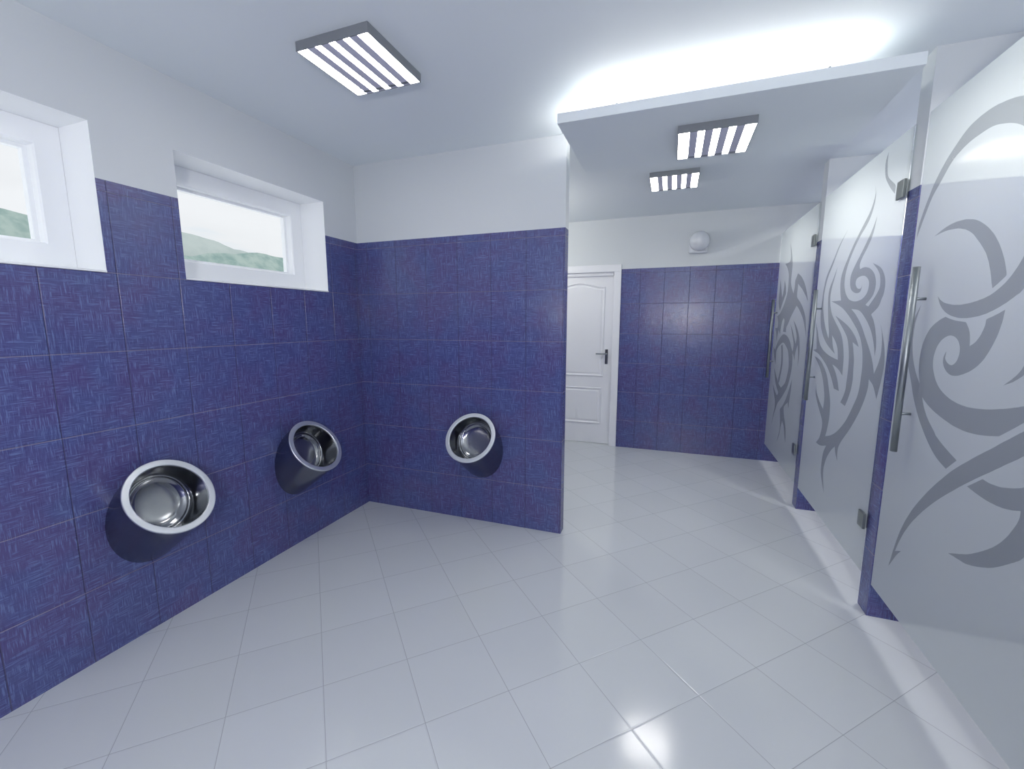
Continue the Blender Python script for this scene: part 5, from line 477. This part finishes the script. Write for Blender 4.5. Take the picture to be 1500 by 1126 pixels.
# ------------------------------------------------------------------ steel urinals
TH = math.radians(36.5); RR = .179; CD = .165; CH = .666
def urinal_meshes(root):
    """local frame: x out of the wall, y along it, z up; origin on the wall at the rim centre's height"""
    n = Vector((math.cos(TH), 0, math.sin(TH))); a = Vector((0, 1, 0)); b = n.cross(a)
    F = Matrix((( a.x, b.x, n.x, CD), (a.y, b.y, n.y, 0), (a.z, b.z, n.z, 0), (0, 0, 0, 1)))
    K = 96
    body = MB(); vs = []; rb = .1745
    for k in range(9):
        for i in range(K):
            q = 2*PI*i/K
            p = F @ Vector((rb*math.cos(q), rb*math.sin(q), -.010))
            s = p.x/n.x-.0006                        # way along the axis to the wall
            w_ = p-n*(s*k/8); vs.append(w_)
    body.add(vs, [(k*K+i, k*K+(i+1) % K, (k+1)*K+(i+1) % K, (k+1)*K+i) for k in range(8) for i in range(K)], 0, True)
    body.build('body', M['body_steel'], root)
    rim = MB()
    rp = [(.156, -.012), (.1755, -.012), (.1785, -.009), (.179, -.006), (.179, -.0025), (.1775, -.0005), (.1755, 0), (.1535, 0), (.1510, -.001), (.1495, -.0035), (.1495, -.010), (.156, -.012)]
    rim.lathe(rp, F, 96, smooth=False); rim.build('rim', M['rim_steel'], root)
    bo = MB(); K = 96; vs = []
    def loop(c, ang, r):                             # a circle whose normal leans by ang from the wall's normal
        ca, sa = math.cos(ang), math.sin(ang)
        return [Vector((c[0]-r*math.sin(q)*sa, r*math.cos(q), c[1]+r*math.sin(q)*ca)) for q in (2*PI*k/K for k in range(K))]
    C0, C1, A1 = Vector((CD, 0)), Vector((CD-.098, -.054)), math.radians(20.2)
    C0 = C0-Vector((math.cos(TH), math.sin(TH)))*.0105
    rings = []
    for s in (0, .15, .35, .55, .75, .90, 1.0):      # side wall of the bowl
        rings.append(loop(C0.lerp(C1, s), TH+(A1-TH)*s, .1515+(.1335-.1515)*s**1.4))
    ax = Vector((math.cos(A1), math.sin(A1)))
    for r, hh in ((.131, -.004), (.1275, -.0065), (.124, -.0055), (.1205, -.002), (.117, -.001), (.113, -.003), (.106, -.008), (.096, -.012), (.08, -.0145), (.05, -.0165), (.02, -.017), (.001, -.0172)):
        rings.append(loop(C1+ax*hh, A1, r))
    for q in rings: vs += q
    n_ = len(rings)
    bo.add(vs, [(k*K+i, k*K+(i+1) % K, (k+1)*K+(i+1) % K, (k+1)*K+i) for k in range(n_-1) for i in range(K)], 0, True)
    bo.build('bowl', M['bowl_steel'], root)
    sc_ = MB(); q = math.radians(-100)
    for q in (math.radians(80),):
        p = F @ Vector((rb*math.cos(q), rb*math.sin(q), -.27)); r_ = (F.to_3x3() @ Vector((math.cos(q), math.sin(q), 0)))
        sc_.tube(p-r_*.002, p+r_*.0035, .006, 16)
    sc_.build('screw', M['bar_steel'], root)
U = thing('urinal', 'round steel urinal on the window wall nearest the camera', 'urinal', (0, -1.518, CH), 'steel wall urinals')
urinal_meshes(U)
for lab, loc, rz in (('round steel urinal on the window wall, close to the corner', (0, -.671, CH), 0),
                     ('round steel urinal on the short wall facing the camera', (.987, 0, CH), -PI/2)):
    c = U.copy(); COL.objects.link(c); c.location = loc; c.rotation_euler = (0, 0, rz); c['label'] = lab
    for ch in list(U.children):
        k = ch.copy(); COL.objects.link(k); k.parent = c

# ------------------------------------------------------------------ frosted glass stall doors
GX0, GX1 = 3.1868, 3.1948                            # front and back of the 8 mm glass
GZ0, GZ1 = .183, 2.289
def stall_door(label, y0, y1, decal, bar_y, hinge_y):
    t = thing('stall_door', label, 'glass door', (GX0, (y0+y1)/2, GZ0), 'frosted glass stall doors')
    o = Vector(t.location)
    Lc = lambda x, y, z: (x-o.x, y-o.y, z-o.z)
    mb = MB(); mb.box(Lc(GX0, y0, GZ0), Lc(GX1, y1, GZ1), bev=.001, seg=1); g = mb.build('glass_panel', [M['clear'], M['frost']], t)
    for p in g.data.polygons: p.material_index = 1 if p.normal.x < -.9 else 0      # only the room side is frosted
    mb = MB()
    for poly in DECALS[decal]:
        tri = tessellate_polygon([[Vector((p[0], p[1], 0)) for p in poly]])
        mb.add([Lc(GX0-.0006, y, z) for y, z in poly], tri)
    mb.build('tribal_pattern', M['decal'], t)['label'] = 'darker grey swirling flame pattern'
    bx = 3.145
    mb = MB(); mb.tube(Lc(bx, bar_y, .885), Lc(bx, bar_y, 1.652), .0125, 28)
    h = mb.build('handle', M['bar_steel'], t)
    for z in (1.050, 1.525):
        mb = MB(); mb.tube(Lc(bx, bar_y, z), Lc(GX0+.0002, bar_y, z), .006, 16); mb.build('post', M['bar_steel'], h)
    for z in (.402, 1.990):
        mb = MB()
        mb.box(Lc(GX0-.012, hinge_y, z), Lc(GX0, hinge_y+.066, z+.080), bev=.0015)
        mb.box(Lc(GX1, hinge_y+.02, z), Lc(GX1+.010, hinge_y+.066, z+.080), bev=.0015)
        mb.build('hinge', M['hinge_steel'], t)
    return t
stall_door('large frosted glass door at the right edge of the picture, nearest the camera', -1.470, -.326, 'D1', -.478, -1.470)
stall_door('frosted glass door between the two visible blue tiled pillars', -.205, .985, 'D2', .840, -.193)
stall_door('farthest frosted glass door, beside the blue tiled back wall', 1.100, 2.280, 'D3', 2.195, 1.128)

# ------------------------------------------------------------------ outside: hills, haze put into their colours, under a pale sky
def ridge(name, dist, seed, ctrl, rough, col, nz, label):
    """ctrl: (y, height) of the crest at x = -dist"""
    rnd = random.Random(seed); N = 220; vs = []; fs = []
    y0, y1 = ctrl[0][0], ctrl[-1][0]
    def crest(y):
        for (a, ha), (b_, hb) in zip(ctrl, ctrl[1:]):
            if a <= y <= b_:
                q = (y-a)/(b_-a); q = q*q*(3-2*q); return ha+(hb-ha)*q
        return ctrl[-1][1]
    jit = 0
    for i in range(N+1):
        y = y0+(y1-y0)*i/N
        jit = jit*.55+rnd.uniform(-1, 1)*rough
        h = crest(y)+jit
        for k, (dx, kk) in enumerate(((-.16*dist, -.2), (-.08*dist, .55), (0, 1.0), (.2*dist, .9))):
            vs.append((-dist-dx, y, h*kk))
    for i in range(N):
        for k in range(3): fs.append((i*4+k, i*4+4+k, i*4+5+k, i*4+1+k))
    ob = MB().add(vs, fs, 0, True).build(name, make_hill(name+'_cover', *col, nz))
    ob['label'] = label; ob['category'] = 'hills'; ob['kind'] = 'stuff'
    return ob
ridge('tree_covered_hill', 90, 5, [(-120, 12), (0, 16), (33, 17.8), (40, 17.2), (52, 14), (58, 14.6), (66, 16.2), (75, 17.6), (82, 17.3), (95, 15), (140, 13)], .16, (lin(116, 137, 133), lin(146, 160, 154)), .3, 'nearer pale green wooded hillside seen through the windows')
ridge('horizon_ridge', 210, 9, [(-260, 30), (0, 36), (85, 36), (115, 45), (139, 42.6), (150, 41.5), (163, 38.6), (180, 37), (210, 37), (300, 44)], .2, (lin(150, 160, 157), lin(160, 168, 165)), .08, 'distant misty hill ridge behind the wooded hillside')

gm = MB(); gm.add([(-.5, -300, -1.2), (-500, -300, -1.2), (-500, 400, -1.2), (-.5, 400, -1.2)], [(0, 3, 2, 1)])
structure(gm.build('outside_bounce_ground', plain('pale_bounce_ground', lin(226, 228, 228), .9, spec=.1)))  # unseen pale ground added to bounce sky light up into the window reveals
w = bpy.data.worlds.new('sky'); sc.world = w; w.use_nodes = True
nt = w.node_tree; nt.nodes.clear()
out = nt.nodes.new('ShaderNodeOutputWorld'); bg = nt.nodes.new('ShaderNodeBackground'); nt.links.new(bg.outputs[0], out.inputs[0])
tc = nt.nodes.new('ShaderNodeTexCoord'); mp = nt.nodes.new('ShaderNodeMapping'); mp.inputs['Scale'].default_value = (2, 2, 9)
nz = nt.nodes.new('ShaderNodeTexNoise'); nz.inputs['Scale'].default_value = 1.6; nz.inputs['Detail'].default_value = 5
nt.links.new(tc.outputs['Generated'], mp.inputs[0]); nt.links.new(mp.outputs[0], nz.inputs['Vector'])
cr = nt.nodes.new('ShaderNodeValToRGB'); e = cr.color_ramp.elements
e[0].position = .30; e[0].color = lin(214, 226, 236); e[1].position = .62; e[1].color = lin(236, 238, 241)
x = e.new(.45); x.color = lin(232, 234, 237)
nt.links.new(nz.outputs[0], cr.inputs[0]); nt.links.new(cr.outputs[0], bg.inputs[0])
sx = nt.nodes.new('ShaderNodeSeparateXYZ'); nt.links.new(tc.outputs['Generated'], sx.inputs[0])
el = nt.nodes.new('ShaderNodeMapRange'); el.interpolation_type = 'SMOOTHSTEP'     # overcast sky: much brighter overhead than at the horizon
for k, v in enumerate((0, .40, .95, SKY, SKY*2.7)): el.inputs[k].default_value = v
nt.links.new(sx.outputs[2], el.inputs[0]); nt.links.new(el.outputs[0], bg.inputs[1])

# ------------------------------------------------------------------ stall lights, and unseen fill lights added to brighten the room
def area(name, loc, size, power, col=(1, 1, 1)):
    l = bpy.data.lights.new(name, 'AREA'); l.shape = 'SQUARE'; l.size = size; l.energy = power; l.color = col
    o = bpy.data.objects.new(name, l); COL.objects.link(o); o.location = loc; return o
def fill_point(name, loc, power, r=.09):
    l = bpy.data.lights.new(name, 'POINT'); l.energy = power; l.shadow_soft_size = r; l.color = (1, .985, .91)
    o = bpy.data.objects.new(name, l); COL.objects.link(o); o.location = loc; return o
for y, q in ((-.88, .95), (.46, 1.15), (1.70, .8)):
    a_ = area('stall_light', (3.74, y, CEIL-.04), .34, STALL*q, (1, .985, .95)); a_.rotation_euler = (0, math.radians(-14), 0)
fill_point('fill_light', (.95, -3.75, 1.6), ROOM_FILL*.4); fill_point('fill_light', (2.55, -3.75, 1.6), ROOM_FILL*1.25)  # unseen fill points added behind the camera to lift ceiling and walls
fill_point('fill_light', (.55, 1.2, 2.2), ROOM_FILL*.35)  # unseen fill point added behind the partition

# ------------------------------------------------------------------ camera
cam = bpy.data.cameras.new('camera'); co = bpy.data.objects.new('camera', cam); COL.objects.link(co)
co.location = (2.2322, -2.7247, 1.4293); co.rotation_euler = (PI/2-.142, 0, .3529)
cam.sensor_fit = 'HORIZONTAL'; cam.sensor_width = 36; cam.lens = 633.2186/1500*36; cam.clip_start = .02; cam.clip_end = 2000
sc.camera = co
sc.view_settings.view_transform = 'Standard'; sc.view_settings.look = 'None'
sc.view_settings.gamma = 1; sc.view_settings.use_curve_mapping = False; sc.view_settings.exposure = EXPO
cy = sc.cycles
cy.max_bounces = 10; cy.diffuse_bounces = 6; cy.glossy_bounces = 5; cy.transparent_max_bounces = 24
cy.sample_clamp_indirect = 6; cy.caustics_reflective = False; cy.caustics_refractive = False
cy.use_denoising = True
